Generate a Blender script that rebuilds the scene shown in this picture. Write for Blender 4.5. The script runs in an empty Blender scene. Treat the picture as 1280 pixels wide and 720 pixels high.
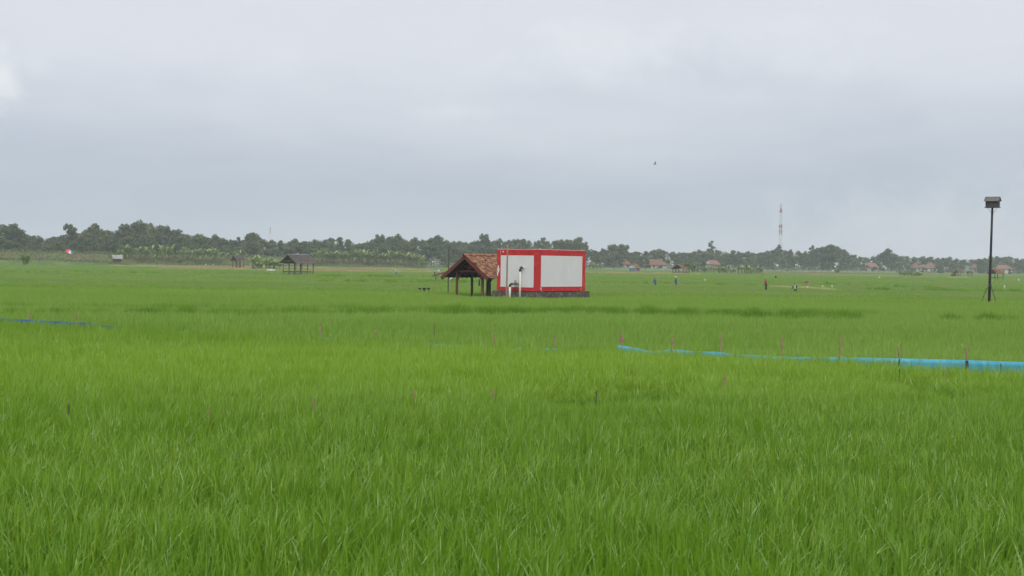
import bpy, bmesh, math, random
import numpy as np
from mathutils import Vector, Matrix, noise

R = math.radians
scene = bpy.context.scene
C = scene.collection
rnd = random.Random(7)
nr = np.random.default_rng(11)

# ------------------------------------------------------------------ camera
F = 1700.0            # focal length in pixels of the 1280 px wide frame
EYE = 3.25            # eye height above the soil
CANOPY = 0.55         # height of the rice
ROLL = 0.8
PITCH = math.degrees(math.atan(31.5 / F))
cam_d = bpy.data.cameras.new("camera")
cam = bpy.data.objects.new("camera", cam_d)
C.objects.link(cam)
cam_d.sensor_width = 36.0
cam_d.lens = 36.0 * F / 1280.0
cam_d.clip_start = 0.1
cam_d.clip_end = 9000
camM = Matrix.Translation((0, 0, EYE)) @ Matrix.Rotation(R(90 - PITCH), 4, 'X') @ Matrix.Rotation(R(ROLL), 4, 'Z')
cam.matrix_world = camM
scene.camera = cam
cam_d.dof.use_dof = True
cam_d.dof.focus_distance = 70.0
cam_d.dof.aperture_fstop = 5.6

# ------------------------------------------------------------------ world
SUN_EL, SUN_AZ = 46.0, 176.0      # behind the camera
w = bpy.data.worlds.new("World")
scene.world = w
w.use_nodes = True
nt = w.node_tree
nt.nodes.clear()
def N(nt, t, **kw):
    n = nt.nodes.new(t)
    for k, v in kw.items():
        setattr(n, k, v)
    return n
def L(nt, a, b):
    nt.links.new(a, b)
out = N(nt, 'ShaderNodeOutputWorld')
bg = N(nt, 'ShaderNodeBackground')
bg.inputs[1].default_value = 0.10
L(nt, bg.outputs[0], out.inputs[0])
sky = N(nt, 'ShaderNodeTexSky', sky_type='NISHITA')
sky.sun_disc = False
sky.sun_elevation = R(SUN_EL)
sky.sun_rotation = R(SUN_AZ)
sky.air_density = 1.0
sky.dust_density = 3.0
tc = N(nt, 'ShaderNodeTexCoord')
sep = N(nt, 'ShaderNodeSeparateXYZ')
L(nt, tc.outputs['Generated'], sep.inputs[0])
def M(nt, op, a, b=None, c=None, clamp=False):
    n = N(nt, 'ShaderNodeMath', operation=op)
    n.use_clamp = clamp
    for i, v in enumerate((a, b, c)):
        if v is None: continue
        if isinstance(v, (int, float)): n.inputs[i].default_value = v
        else: L(nt, v, n.inputs[i])
    return n.outputs[0]
def noise_n(nt, vec, scale, detail=4, rough=0.5, dist=0.0, vscale=None):
    n = N(nt, 'ShaderNodeTexNoise')
    n.inputs['Scale'].default_value = scale
    n.inputs['Detail'].default_value = detail
    n.inputs['Roughness'].default_value = rough
    n.inputs['Distortion'].default_value = dist
    if vscale:
        mp = N(nt, 'ShaderNodeMapping')
        mp.inputs['Scale'].default_value = vscale
        L(nt, vec, mp.inputs[0]); vec = mp.outputs[0]
    if vec is not None: L(nt, vec, n.inputs['Vector'])
    return n.outputs[0]
def smooth(nt, v, a, b):
    n = N(nt, 'ShaderNodeMapRange', interpolation_type='SMOOTHSTEP')
    n.inputs[1].default_value = a; n.inputs[2].default_value = b
    L(nt, v, n.inputs[0])
    return n.outputs[0]
def mixc(nt, f, a, b):
    n = N(nt, 'ShaderNodeMix', data_type='RGBA')
    if isinstance(f, (int, float)): n.inputs[0].default_value = f
    else: L(nt, f, n.inputs[0])
    for i, v in ((6, a), (7, b)):
        if isinstance(v, tuple): n.inputs[i].default_value = (*v, 1) if len(v) == 3 else v
        else: L(nt, v, n.inputs[i])
    return n.outputs[2]
gen = tc.outputs['Generated']
el = sep.outputs[2]
n1 = noise_n(nt, gen, 3.0, 5, 0.5, 0.2, (1, 1, 5.5))     # wide layered stratus
n2 = noise_n(nt, gen, 13.0, 5, 0.55, 0.3, (1, 1, 3.0))   # smaller soft lumps
e2 = M(nt, 'ADD', el, M(nt, 'MULTIPLY', M(nt, 'SUBTRACT', n1, 0.5), 0.12))
bright = smooth(nt, e2, 0.035, 0.17)
bright = M(nt, 'ADD', bright, M(nt, 'MULTIPLY', M(nt, 'SUBTRACT', n2, 0.5), 0.38), None, True)
lowc = mixc(nt, smooth(nt, M(nt, 'ADD', el, M(nt, 'MULTIPLY', M(nt, 'SUBTRACT', n1, 0.5), 0.06)), -0.01, 0.05), (4.5, 4.75, 5.1), (3.4, 3.8, 4.5))
cl = mixc(nt, bright, lowc, (5.2, 5.33, 5.75))
cl = mixc(nt, smooth(nt, el, 0.25, 1.0), cl, (6.0, 6.25, 6.7))      # an overcast sky is brighter overhead
# thin bright breaks in the cloud deck
def puff(px, py, sx, sy, amp):
    d = (camM.to_3x3() @ Vector((px - 640, 360 - py, -F))).normalized()
    mp = N(nt, 'ShaderNodeVectorMath', operation='SUBTRACT')
    L(nt, gen, mp.inputs[0]); mp.inputs[1].default_value = d
    sc = N(nt, 'ShaderNodeVectorMath', operation='MULTIPLY')
    L(nt, mp.outputs[0], sc.inputs[0]); sc.inputs[1].default_value = (F / sx, F / sx, F / sy)
    ln = N(nt, 'ShaderNodeVectorMath', operation='LENGTH')
    L(nt, sc.outputs[0], ln.inputs[0])
    nn = noise_n(nt, gen, 45.0, 5, 0.6, 0.4)
    v = M(nt, 'ADD', ln.outputs['Value'], M(nt, 'MULTIPLY', M(nt, 'SUBTRACT', nn, 0.5), 2.2))
    n = N(nt, 'ShaderNodeMapRange', interpolation_type='SMOOTHSTEP')
    n.inputs[1].default_value = 1.3; n.inputs[2].default_value = 0.0
    n.inputs[3].default_value = 0.0; n.inputs[4].default_value = amp
    L(nt, v, n.inputs[0])
    return n.outputs[0]
for a in ((-4, 98, 30, 40, 0.85), (44, 80, 26, 20, 0.3), (568, 142, 52, 15, 0.32), (350, 84, 60, 20, 0.15),
          (740, 66, 130, 42, 0.45), (1000, 60, 130, 40, 0.3), (1190, 285, 230, 60, 0.3)):
    cl = mixc(nt, puff(*a), cl, (5.95, 6.1, 6.3))
col = mixc(nt, 0.93, sky.outputs[0], cl)
L(nt, col, bg.inputs[0])

sun_d = bpy.data.lights.new("sun", 'SUN')
sun_d.energy = 1.5
sun_d.angle = R(30)
sun_d.color = (1.0, 0.97, 0.92)
sun = bpy.data.objects.new("sun", sun_d)
C.objects.link(sun)
# direction to the sun matching sun_rotation (clockwise from +Y)
sv = Vector((math.sin(R(SUN_AZ)) * math.cos(R(SUN_EL)), math.cos(R(SUN_AZ)) * math.cos(R(SUN_EL)), math.sin(R(SUN_EL))))
sun.rotation_euler = sv.to_track_quat('Z', 'Y').to_euler()

vs = scene.view_settings
vs.view_transform = 'Standard'; vs.look = 'None'; vs.exposure = 0.55; vs.gamma = 1.0
try: vs.use_curve_mapping = False
except Exception: pass
cy = scene.cycles
cy.max_bounces = 8; cy.diffuse_bounces = 5; cy.transmission_bounces = 5; cy.volume_bounces = 1
cy.transparent_max_bounces = 8
cy.use_denoising = True

# ------------------------------------------------------------------ helpers: pixels -> places
def hz(px): return 328.5 + (px - 640) * math.tan(R(ROLL))
def D_of(px, py, z=CANOPY): return (EYE - z) * F / (py - hz(px))
def spot(px, D, z=0.0):
    """place at photo column px (near the horizon row) and distance D, height z"""
    return Vector(((px - 640) / F * D, D, z))
def at_z(py, px, D): return EYE + (hz(px) - py) * D / F
def X(px, py, D):
    """world x for an object away from the horizon row, roll included"""
    dx = (px - 640) + (py - 328.5) * math.tan(R(ROLL))
    return dx / F * D

# ------------------------------------------------------------------ helpers: materials
MATS = {}
def mat(name, base, rough=0.8, var=None, nscale=4.0, bump=0.0, bscale=30.0, metal=0.0, amount=1.0,
        var2=None, n2scale=1.0, obj_rand=0.0, stretch=None, spec=0.3, attr=None, attr_col=None):
    m = bpy.data.materials.new(name)
    m.use_nodes = True
    t = m.node_tree; t.nodes.clear()
    o = N(t, 'ShaderNodeOutputMaterial'); p = N(t, 'ShaderNodeBsdfPrincipled')
    L(t, p.outputs[0], o.inputs[0])
    p.inputs['Roughness'].default_value = rough
    p.inputs['Metallic'].default_value = metal
    p.inputs['Specular IOR Level'].default_value = spec
    co = N(t, 'ShaderNodeTexCoord').outputs['Object']
    c = base
    if var:
        f = M(t, 'MULTIPLY', smooth(t, noise_n(t, co, nscale, 6, 0.6, 0.2, stretch), 0.35, 0.68), amount)
        c = mixc(t, f, c, var)
    if var2:
        f = smooth(t, noise_n(t, co, n2scale, 5, 0.65, 0.4, stretch), 0.5, 0.68)
        c = mixc(t, f, c, var2)
    if attr:
        a = N(t, 'ShaderNodeAttribute'); a.attribute_name = attr
        c = mixc(t, a.outputs['Fac'], c, attr_col)
    if obj_rand:
        oi = N(t, 'ShaderNodeObjectInfo')
        hsv = N(t, 'ShaderNodeHueSaturation')
        L(t, M(t, 'ADD', M(t, 'MULTIPLY', M(t, 'SUBTRACT', oi.outputs['Random'], 0.5), obj_rand), 1.0), hsv.inputs['Value'])
        if isinstance(c, tuple): hsv.inputs['Color'].default_value = (*c, 1)
        else: L(t, c, hsv.inputs['Color'])
        c = hsv.outputs[0]
    if isinstance(c, tuple): p.inputs['Base Color'].default_value = (*c, 1)
    else: L(t, c, p.inputs['Base Color'])
    if bump:
        b = N(t, 'ShaderNodeBump'); b.inputs['Strength'].default_value = bump; b.inputs['Distance'].default_value = 0.05
        L(t, noise_n(t, co, bscale, 6, 0.6, 0, stretch), b.inputs['Height'])
        L(t, b.outputs[0], p.inputs['Normal'])
    MATS[name] = m
    return m

def leaf_mat(name, c1, c2, c3=None, transl=0.35, nscale=0.35, rand=0.5, tone=None, rough=0.5, gloss=0.06, big=None):
    """foliage: diffuse + translucent, tint varying per leaf (attribute 'tint'), per plant and per place"""
    m = bpy.data.materials.new(name); m.use_nodes = True
    t = m.node_tree; t.nodes.clear()
    o = N(t, 'ShaderNodeOutputMaterial')
    a = N(t, 'ShaderNodeAttribute'); a.attribute_name = 'tint'
    oi = N(t, 'ShaderNodeObjectInfo')
    f = M(t, 'ADD', M(t, 'MULTIPLY', a.outputs['Fac'], 1 - rand), M(t, 'MULTIPLY', oi.outputs['Random'], rand))
    c = mixc(t, f, c1, c2)
    if c3:
        geo = N(t, 'ShaderNodeNewGeometry')
        c = mixc(t, smooth(t, noise_n(t, geo.outputs['Position'], nscale, 3, 0.6), 0.42, 0.66), c, c3)
    if tone:
        b = N(t, 'ShaderNodeAttribute'); b.attribute_name = 'tone'; b.attribute_type = 'INSTANCER'
        c = mixc(t, b.outputs['Fac'], c, tone)
        y_ = N(t, 'ShaderNodeAttribute'); y_.attribute_name = 'yel'; y_.attribute_type = 'INSTANCER'
        c = mixc(t, y_.outputs['Fac'], c, (0.275, 0.455, 0.030))
        d = N(t, 'ShaderNodeAttribute'); d.attribute_name = 'dry'
        c = mixc(t, d.outputs['Fac'], c, (0.34, 0.27, 0.09))
    df = N(t, 'ShaderNodeBsdfDiffuse'); tr = N(t, 'ShaderNodeBsdfTranslucent')
    L(t, c, df.inputs[0])
    cc = N(t, 'ShaderNodeMix', data_type='RGBA', blend_type='MULTIPLY'); cc.inputs[0].default_value = 1
    L(t, c, cc.inputs[6]); cc.inputs[7].default_value = (1.25, 1.15, 0.6, 1)
    L(t, cc.outputs[2], tr.inputs[0])
    mx = N(t, 'ShaderNodeMixShader'); mx.inputs[0].default_value = transl
    L(t, df.outputs[0], mx.inputs[1]); L(t, tr.outputs[0], mx.inputs[2])
    gl = N(t, 'ShaderNodeBsdfGlossy'); gl.inputs['Roughness'].default_value = rough
    m2 = N(t, 'ShaderNodeMixShader'); m2.inputs[0].default_value = gloss
    L(t, mx.outputs[0], m2.inputs[1]); L(t, gl.outputs[0], m2.inputs[2])
    L(t, m2.outputs[0], o.inputs[0])
    MATS[name] = m
    return m

leaf_mat('rice_leaf', (0.070, 0.215, 0.008), (0.285, 0.455, 0.050), (0.145, 0.305, 0.010), transl=0.45, nscale=0.12, rand=0.35,
         tone=(0.260, 0.425, 0.085), rough=0.42, gloss=0.045)
leaf_mat('bund_leaf', (0.080, 0.195, 0.008), (0.21, 0.37, 0.030), (0.10, 0.235, 0.012), gloss=0.02, transl=0.4, nscale=0.4, rand=0.3)
leaf_mat('tree_leaf', (0.040, 0.068, 0.019), (0.155, 0.170, 0.046), (0.072, 0.094, 0.028), transl=0.3, nscale=0.08, rand=0.7)
leaf_mat('tree_core', (0.030, 0.050, 0.014), (0.05, 0.075, 0.02), None, transl=0.0, rand=0.7, gloss=0.0)  # darker than the leaves: shade inside the crown put into the colour
leaf_mat('banana_leaf', (0.13, 0.20, 0.05), (0.31, 0.38, 0.16), None, transl=0.35, rand=0.4, gloss=0.08)
leaf_mat('bright_leaf', (0.12, 0.19, 0.03), (0.22, 0.29, 0.06), None, transl=0.35, rand=0.2)
leaf_mat('weed_leaf', (0.08, 0.13, 0.03), (0.16, 0.20, 0.055), (0.11, 0.15, 0.04), transl=0.25, nscale=0.05, rand=0.1)
mat('bark', (0.16, 0.13, 0.10), 0.9, (0.28, 0.25, 0.21), 3, 0.6, 12, obj_rand=0.5)
mat('banana_stem', (0.22, 0.20, 0.10), 0.8, (0.12, 0.09, 0.05), 3)
mat('red_paint', (0.50, 0.022, 0.028), 0.65, (0.40, 0.018, 0.022), 1.6, 0.15, 25, var2=(0.56, 0.045, 0.05), n2scale=2.6, spec=0.25)
mat('white_paint', (0.635, 0.625, 0.64), 0.75, (0.585, 0.585, 0.595), 1.1, 0.12, 30, var2=(0.62, 0.61, 0.605), n2scale=2.2, spec=0.2, stretch=(1, 1, 0.45))
mat('plaster_edge', (0.72, 0.70, 0.69), 0.9, (0.5, 0.46, 0.45), 8)
mat('plinth_stone', (0.105, 0.088, 0.072), 0.95, (0.055, 0.05, 0.04), 2.6, 0.8, 14, var2=(0.21, 0.185, 0.165), n2scale=4.5)
mat('roof_tile', (0.225, 0.10, 0.052), 0.85, (0.13, 0.06, 0.04), 6, 0.3, 40, attr='tint', attr_col=(0.36, 0.20, 0.115), var2=(0.06, 0.042, 0.035), n2scale=1.9)
mat('far_tile', (0.24, 0.115, 0.075), 0.85, (0.15, 0.08, 0.055), 1.2, 0.4, 8, obj_rand=0.3, stretch=(1, 1, 4))
mat('far_tile_old', (0.20, 0.10, 0.065), 0.85, (0.11, 0.075, 0.055), 1.2, 0.4, 8, stretch=(1, 1, 4))
mat('grey_roof', (0.085, 0.072, 0.066), 0.9, (0.125, 0.107, 0.098), 1.4, 0.5, 14, stretch=(3, 1, 1))
mat('pale_sheet', (0.45, 0.43, 0.41), 0.7, (0.32, 0.30, 0.28), 2)
mat('red_wood', (0.155, 0.035, 0.026), 0.75, (0.09, 0.026, 0.02), 5, 0.4, 30, stretch=(6, 6, 1))
mat('worn_wood', (0.20, 0.105, 0.075), 0.85, (0.11, 0.055, 0.04), 5, 0.5, 30, stretch=(6, 6, 1))
mat('dark_wood', (0.055, 0.038, 0.03), 0.85, (0.10, 0.075, 0.06), 5, 0.5, 30, stretch=(6, 6, 1))
mat('underroof_shade', (0.018, 0.014, 0.012), 0.95, (0.03, 0.024, 0.02), 8)  # near-black colour carries the shade under the pavilion roof
mat('grey_wood', (0.19, 0.17, 0.145), 0.9, (0.11, 0.095, 0.08), 5, 0.4, 30, stretch=(6, 6, 1))
mat('bamboo', (0.33, 0.23, 0.135), 0.7, (0.22, 0.14, 0.08), 6, 0.2, 30)
mat('red_bamboo', (0.30, 0.23, 0.13), 0.7, (0.21, 0.145, 0.085), 9, 0.2, 30)
mat('dark_bamboo', (0.055, 0.05, 0.04), 0.75, (0.10, 0.09, 0.065), 4)
mat('black_paint', (0.012, 0.013, 0.017), 0.5, (0.03, 0.03, 0.034), 6)
mat('pvc', (0.62, 0.63, 0.56), 0.45, (0.52, 0.52, 0.45), 4)
mat('black_rubber', (0.03, 0.03, 0.032), 0.6, (0.06, 0.055, 0.05), 20)
mat('rusty_metal', (0.12, 0.085, 0.06), 0.7, (0.2, 0.16, 0.12), 20)
mat('grey_board', (0.065, 0.065, 0.062), 0.85, (0.045, 0.045, 0.043), 3, 0.3, 20, stretch=(1, 1, 8))
mat('grey_sheet', (0.10, 0.095, 0.09), 0.7, (0.14, 0.135, 0.13), 3)
mat('house_wall', (0.50, 0.51, 0.50), 0.85, (0.38, 0.38, 0.36), 0.5)
mat('blue_wall', (0.09, 0.125, 0.16), 0.8, (0.13, 0.17, 0.21), 1)
mat('red_door', (0.45, 0.07, 0.04), 0.7)
mat('dark_glass', (0.03, 0.035, 0.04), 0.3)
mat('dark_cloth', (0.016, 0.017, 0.025), 0.9)
mat('blue_cloth', (0.030, 0.045, 0.22), 0.9, (0.05, 0.075, 0.30), 9)
mat('sky_cloth', (0.12, 0.34, 0.62), 0.9, (0.2, 0.42, 0.7), 9)
mat('slate_cloth', (0.07, 0.11, 0.24), 0.9, (0.11, 0.16, 0.30), 9)
mat('dull_cloth', (0.05, 0.06, 0.075), 0.9, (0.10, 0.12, 0.15), 5)
mat('rust_cloth', (0.30, 0.065, 0.04), 0.9, (0.22, 0.05, 0.035), 9)
mat('white_cloth', (0.66, 0.65, 0.63), 0.9, (0.52, 0.5, 0.5), 9)
mat('pink_cloth', (0.55, 0.08, 0.13), 0.9, (0.45, 0.06, 0.1), 9)
mat('straw', (0.58, 0.44, 0.27), 0.9, (0.46, 0.33, 0.19), 9)
mat('skin', (0.25, 0.13, 0.08), 0.6)
mat('hair', (0.012, 0.010, 0.010), 0.6)
mat('orange_cloth', (0.70, 0.20, 0.05), 0.8)
mat('teal_cloth', (0.13, 0.45, 0.42), 0.8)
mat('feather_white', (0.75, 0.75, 0.73), 0.8)
mat('feather_dark', (0.05, 0.045, 0.045), 0.8)
mat('tower_red', (0.34, 0.07, 0.06), 0.6)
mat('tower_white', (0.6, 0.6, 0.6), 0.6)
mat('umbrella_red', (0.62, 0.05, 0.07), 0.7)
mat('umbrella_blue', (0.09, 0.13, 0.26), 0.7)
mat('wall_concrete', (0.50, 0.50, 0.48), 0.9, (0.40, 0.40, 0.37), 0.2)
mat('wall_grey', (0.27, 0.27, 0.24), 0.9, (0.20, 0.22, 0.16), 0.1, var2=(0.33, 0.32, 0.30), n2scale=0.05)
mat('bund_soil', (0.24, 0.165, 0.09), 0.95, (0.17, 0.17, 0.06), 0.35, 0.6, 3, var2=(0.30, 0.22, 0.11), n2scale=0.8)
mat('bank_soil', (0.10, 0.13, 0.035), 0.95, (0.13, 0.105, 0.05), 0.10, 0.6, 2, var2=(0.16, 0.11, 0.07), n2scale=0.16, stretch=(1, 1, 2))
mat('bank_grass', (0.115, 0.18, 0.035), 0.95, (0.08, 0.125, 0.03), 0.1, 0.6, 2, var2=(0.14, 0.18, 0.05), n2scale=0.25)
mat('soil', (0.07, 0.075, 0.03), 0.95, (0.05, 0.055, 0.022), 0.7, 0.6, 4)
mat('yellow_grass', (0.24, 0.24, 0.07), 0.9, (0.17, 0.21, 0.06), 0.4, 0.5, 6)

# plastic sheet: a little see-through, wrinkled
def plastic(name, c1, c2):
    m = bpy.data.materials.new(name); m.use_nodes = True
    t = m.node_tree; t.nodes.clear()
    o = N(t, 'ShaderNodeOutputMaterial'); p = N(t, 'ShaderNodeBsdfPrincipled')
    co = N(t, 'ShaderNodeTexCoord').outputs['Object']
    nn = noise_n(t, co, 1.6, 5, 0.6, 0.5, (1, 1, 0.6))
    L(t, mixc(t, smooth(t, nn, 0.4, 0.65), c1, c2), p.inputs['Base Color'])
    p.inputs['Roughness'].default_value = 0.45
    p.inputs['Specular IOR Level'].default_value = 0.35
    b = N(t, 'ShaderNodeBump'); b.inputs['Strength'].default_value = 0.9; b.inputs['Distance'].default_value = 0.05
    L(t, noise_n(t, co, 7, 4, 0.6, 0.4, (1, 1, 0.35)), b.inputs['Height']); L(t, b.outputs[0], p.inputs['Normal'])
    tr = N(t, 'ShaderNodeBsdfTranslucent'); tr.inputs[0].default_value = (*c2, 1)
    mx = N(t, 'ShaderNodeMixShader'); mx.inputs[0].default_value = 0.22
    L(t, p.outputs[0], mx.inputs[1]); L(t, tr.outputs[0], mx.inputs[2]); L(t, mx.outputs[0], o.inputs[0])
    MATS[name] = m
plastic('blue_plastic', (0.075, 0.39, 0.55), (0.12, 0.48, 0.63))
plastic('deep_blue_plastic', (0.004, 0.08, 0.34), (0.01, 0.13, 0.42))

# water: long thin channels
m = mat('water', (0.20, 0.23, 0.24), 0.12, None, spec=0.6)

# rice seen from far: one closed green cover
def rice_cover_mat():
    m = bpy.data.materials.new('rice_cover'); m.use_nodes = True
    t = m.node_tree; t.nodes.clear()
    o = N(t, 'ShaderNodeOutputMaterial'); p = N(t, 'ShaderNodeBsdfPrincipled')
    geo = N(t, 'ShaderNodeNewGeometry').outputs['Position']
    plots = noise_n(t, geo, 0.02, 3, 0.5, 0, (0.35, 1.0, 1.0))
    fine = noise_n(t, geo, 1.3, 5, 0.7, 0, (1, 0.5, 1))
    mid = noise_n(t, geo, 0.10, 4, 0.6, 0, (0.12, 1, 1))
    c = mixc(t, smooth(t, plots, 0.38, 0.62), (0.105, 0.178, 0.018), (0.130, 0.200, 0.022))
    c = mixc(t, M(t, 'MULTIPLY', smooth(t, mid, 0.42, 0.68), 0.6), c, (0.092, 0.155, 0.030))
    c = mixc(t, M(t, 'MULTIPLY', smooth(t, fine, 0.35, 0.7), 0.5), c, (0.080, 0.140, 0.018))
    L(t, c, p.inputs['Base Color'])
    p.inputs['Roughness'].default_value = 0.95; p.inputs['Specular IOR Level'].default_value = 0.1
    b = N(t, 'ShaderNodeBump'); b.inputs['Strength'].default_value = 0.8; b.inputs['Distance'].default_value = 0.2
    L(t, fine, b.inputs['Height']); L(t, b.outputs[0], p.inputs['Normal'])
    L(t, p.outputs[0], o.inputs[0])
    MATS['rice_cover'] = m
rice_cover_mat()

# ------------------------------------------------------------------ helpers: meshes
class MB:
    def __init__(s): s.v = []; s.f = []; s.m = []; s.t = []; s.mats = []; s.smooth = False
    def mi(s, name):
        if name not in s.mats: s.mats.append(name)
        return s.mats.index(name)
    def add(s, vs, fs, mat=None, tint=0.5):
        b = len(s.v); s.v += [tuple(x) for x in vs]
        i = s.mi(mat) if mat else 0
        for f in fs: s.f.append(tuple(b + k for k in f)); s.m.append(i); s.t.append(tint)
    def box(s, x0, x1, y0, y1, z0, z1, mat=None, tint=0.5, M4=None):
        vs = [Vector((x, y, z)) for z in (z0, z1) for y in (y0, y1) for x in (x0, x1)]
        if M4: vs = [M4 @ v for v in vs]
        s.add(vs, [(0, 2, 3, 1), (4, 5, 7, 6), (0, 1, 5, 4), (2, 6, 7, 3), (0, 4, 6, 2), (1, 3, 7, 5)], mat, tint)
    def tube(s, pts, r, n=8, mat=None, caps=True, tint=0.5):
        pts = [Vector(p) for p in pts]
        rs = r if isinstance(r, (list, tuple)) else [r] * len(pts)
        rings = []
        for i, p in enumerate(pts):
            d = (pts[min(i + 1, len(pts) - 1)] - pts[max(i - 1, 0)]).normalized()
            up = Vector((0, 0, 1)) if abs(d.z) < 0.9 else Vector((1, 0, 0))
            a = d.cross(up).normalized(); b = d.cross(a).normalized()
            rings.append([p + (a * math.cos(2 * math.pi * k / n) + b * math.sin(2 * math.pi * k / n)) * rs[i] for k in range(n)])
        vs = [v for ring in rings for v in ring]; fs = []
        for i in range(len(pts) - 1):
            for k in range(n):
                k2 = (k + 1) % n
                fs.append((i * n + k, (i + 1) * n + k, (i + 1) * n + k2, i * n + k2))
        if caps: fs.append(tuple(range(n))); fs.append(tuple(reversed(range((len(pts) - 1) * n, len(pts) * n))))
        s.add(vs, fs, mat, tint)
    def beam(s, a, b, wd, ht, mat=None, tint=0.5):
        a = Vector(a); b = Vector(b); d = (b - a); ln = d.length; d.normalize()
        up = Vector((0, 0, 1)) if abs(d.z) < 0.95 else Vector((0, 1, 0))
        sx = d.cross(up).normalized(); uz = sx.cross(d).normalized()
        M4 = Matrix((( d.x, sx.x, uz.x, a.x), (d.y, sx.y, uz.y, a.y), (d.z, sx.z, uz.z, a.z), (0, 0, 0, 1)))
        s.box(0, ln, -wd / 2, wd / 2, -ht / 2, ht / 2, mat, tint, M4)
    def blob(s, c, r, sq=(1, 1, 1), sub=1, jit=0.15, mat=None, tint=0.5, seed=0):
        bm = bmesh.new(); bmesh.ops.create_icosphere(bm, subdivisions=sub, radius=1)
        c = Vector(c); vs = []
        for v in bm.verts:
            k = 1 + jit * noise.noise(v.co * 2.1 + Vector((seed, seed * 1.7, 3)))* 2
            vs.append(c + Vector((v.co.x * sq[0], v.co.y * sq[1], v.co.z * sq[2])) * r * k)
        s.add(vs, [tuple(x.index for x in f.verts) for f in bm.faces], mat, tint); bm.free()
    def mesh(s, name):
        me = bpy.data.meshes.new(name); me.from_pydata(s.v, [], s.f)
        for k in s.mats: me.materials.append(MATS[k])
        me.polygons.foreach_set('material_index', s.m)
        at = me.attributes.new('tint', 'FLOAT', 'FACE'); at.data.foreach_set('value', s.t)
        if s.smooth: me.polygons.foreach_set('use_smooth', [True] * len(s.f))
        me.update(); return me
    def build(s, name, mat=None, parent=None, loc=None):
        if mat and not s.mats: s.mats = [mat]
        o = bpy.data.objects.new(name, s.mesh(name)); C.objects.link(o)
        if parent: o.parent = parent
        if loc is not None: o.location = loc
        return o

def tag(o, label=None, cat=None, group=None, kind=None):
    if label: o['label'] = label
    if cat: o['category'] = cat
    if group: o['group'] = group
    if kind: o['kind'] = kind
    return o
def empty(name, loc, rz=0.0, label=None, cat=None, group=None):
    o = bpy.data.objects.new(name, None); C.objects.link(o)
    o.location = loc; o.rotation_euler = (0, 0, rz); o.empty_display_size = 0.3
    return tag(o, label, cat, group)
def bevel(o, w=0.01, seg=1):
    b = o.modifiers.new('bevel', 'BEVEL'); b.width = w; b.segments = seg; b.limit_method = 'ANGLE'
    return o

# ------------------------------------------------------------------ setting: ground, bunds, bank
def fbm(x, y, s, o=3):
    return noise.fractal(Vector((x * s, y * s, 0.3)), 1.0, 2.0, o)

gv, gf = [], []
ys = [-60, -20, 0, 10, 20, 35, 60, 100, 160, 260, 420, 700, 1100, 1700, 2600]
xs = [-2000, -1400, -900, -500, -250, -120, -50, -20, 0, 20, 50, 120, 250, 500, 900, 1400, 2000]
mb = MB()
mb.add([(x, y, 0) for y in ys for x in xs],
       [(j * len(xs) + i, j * len(xs) + i + 1, (j + 1) * len(xs) + i + 1, (j + 1) * len(xs) + i)
        for j in range(len(ys) - 1) for i in range(len(xs) - 1)], 'soil')
tag(mb.build('ground'), kind='structure')

# far rice cover, a lumpy sheet just under the leaf tips
Ds = 122.0 * (1250 / 122.0) ** (np.arange(261) / 260.0)
us = np.linspace(-0.62, 0.62, 221)
mb = MB(); vs_ = []
for D in Ds:
    for u in us:
        x = u * D * 1.0
        z = 0.46 + 0.05 * fbm(x, D, 0.05) + 0.05 * noise.noise(Vector((x * 0.5, D * 0.35, 1)))
        vs_.append((x, D, z))
nu = len(us)
mb.add(vs_, [(j * nu + i, j * nu + i + 1, (j + 1) * nu + i + 1, (j + 1) * nu + i) for j in range(len(Ds) - 1) for i in range(nu - 1)], 'rice_cover')
mb.smooth = True
tag(mb.build('rice_crop'), 'closed green cover of young rice reaching to the tree line', 'rice', kind='stuff')

# earth bunds between far plots: (px0, D0, px1, D1, top z, width, material)
def bund(name, pts, top, width, mt, steps=60):
    mb = MB(); vs = []; n = 0
    P = [spot(px, D) for px, D in pts]
    seg = []
    for a, b in zip(P[:-1], P[1:]):
        for k in range(steps): seg.append(a.lerp(b, k / steps))
    seg.append(P[-1])
    for i, p in enumerate(seg):
        endf = min(1.0, min(i, len(seg) - 1 - i) / 6.0)
        d = (seg[min(i + 1, len(seg) - 1)] - seg[max(i - 1, 0)]).normalized(); q = Vector((-d.y, d.x, 0))
        j = noise.noise(Vector((p.x * 0.25, p.y * 0.25, 5))) * 0.22
        t = (top + j) * endf
        for o_, z in ((-0.75, 0.0), (-0.6, t * 0.6), (-0.3, t), (0.3, t), (0.6, t * 0.6), (0.75, 0.0)):
            vs.append(p + q * o_ * width * (1 + j * 0.6) + Vector((0, 0, z + (0 if z == 0 else 0.05 * noise.noise(p * 1.3)))))
        n += 1
    mb.add(vs, [(i * 6 + k, i * 6 + k + 1, (i + 1) * 6 + k + 1, (i + 1) * 6 + k) for i in range(n - 1) for k in range(5)], mt)
    mb.smooth = True
    return tag(mb.build(name), kind='structure')
bund('earth_bund', [(120, 424), (330, 436), (560, 440)], 0.92, 1.3, 'bund_soil')
bund('earth_bund', [(180, 372), (400, 356), (600, 352)], 0.80, 1.0, 'bund_soil')
bund('earth_bund', [(715, 428), (800, 426), (880, 430)], 0.86, 1.4, 'bund_soil')
bund('earth_bund', [(1178, 436), (1212, 436)], 0.80, 1.2, 'bund_soil')
bund('earth_bund', [(820, 600), (960, 620), (1120, 640)], 0.82, 1.2, 'bank_soil')
bund('earth_bund', [(1000, 470), (1090, 480), (1180, 470)], 0.66, 0.9, 'bund_soil')
bund('path', [(962, 190), (1005, 180), (1045, 166)], 0.62, 1.3, 'yellow_grass')
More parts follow.
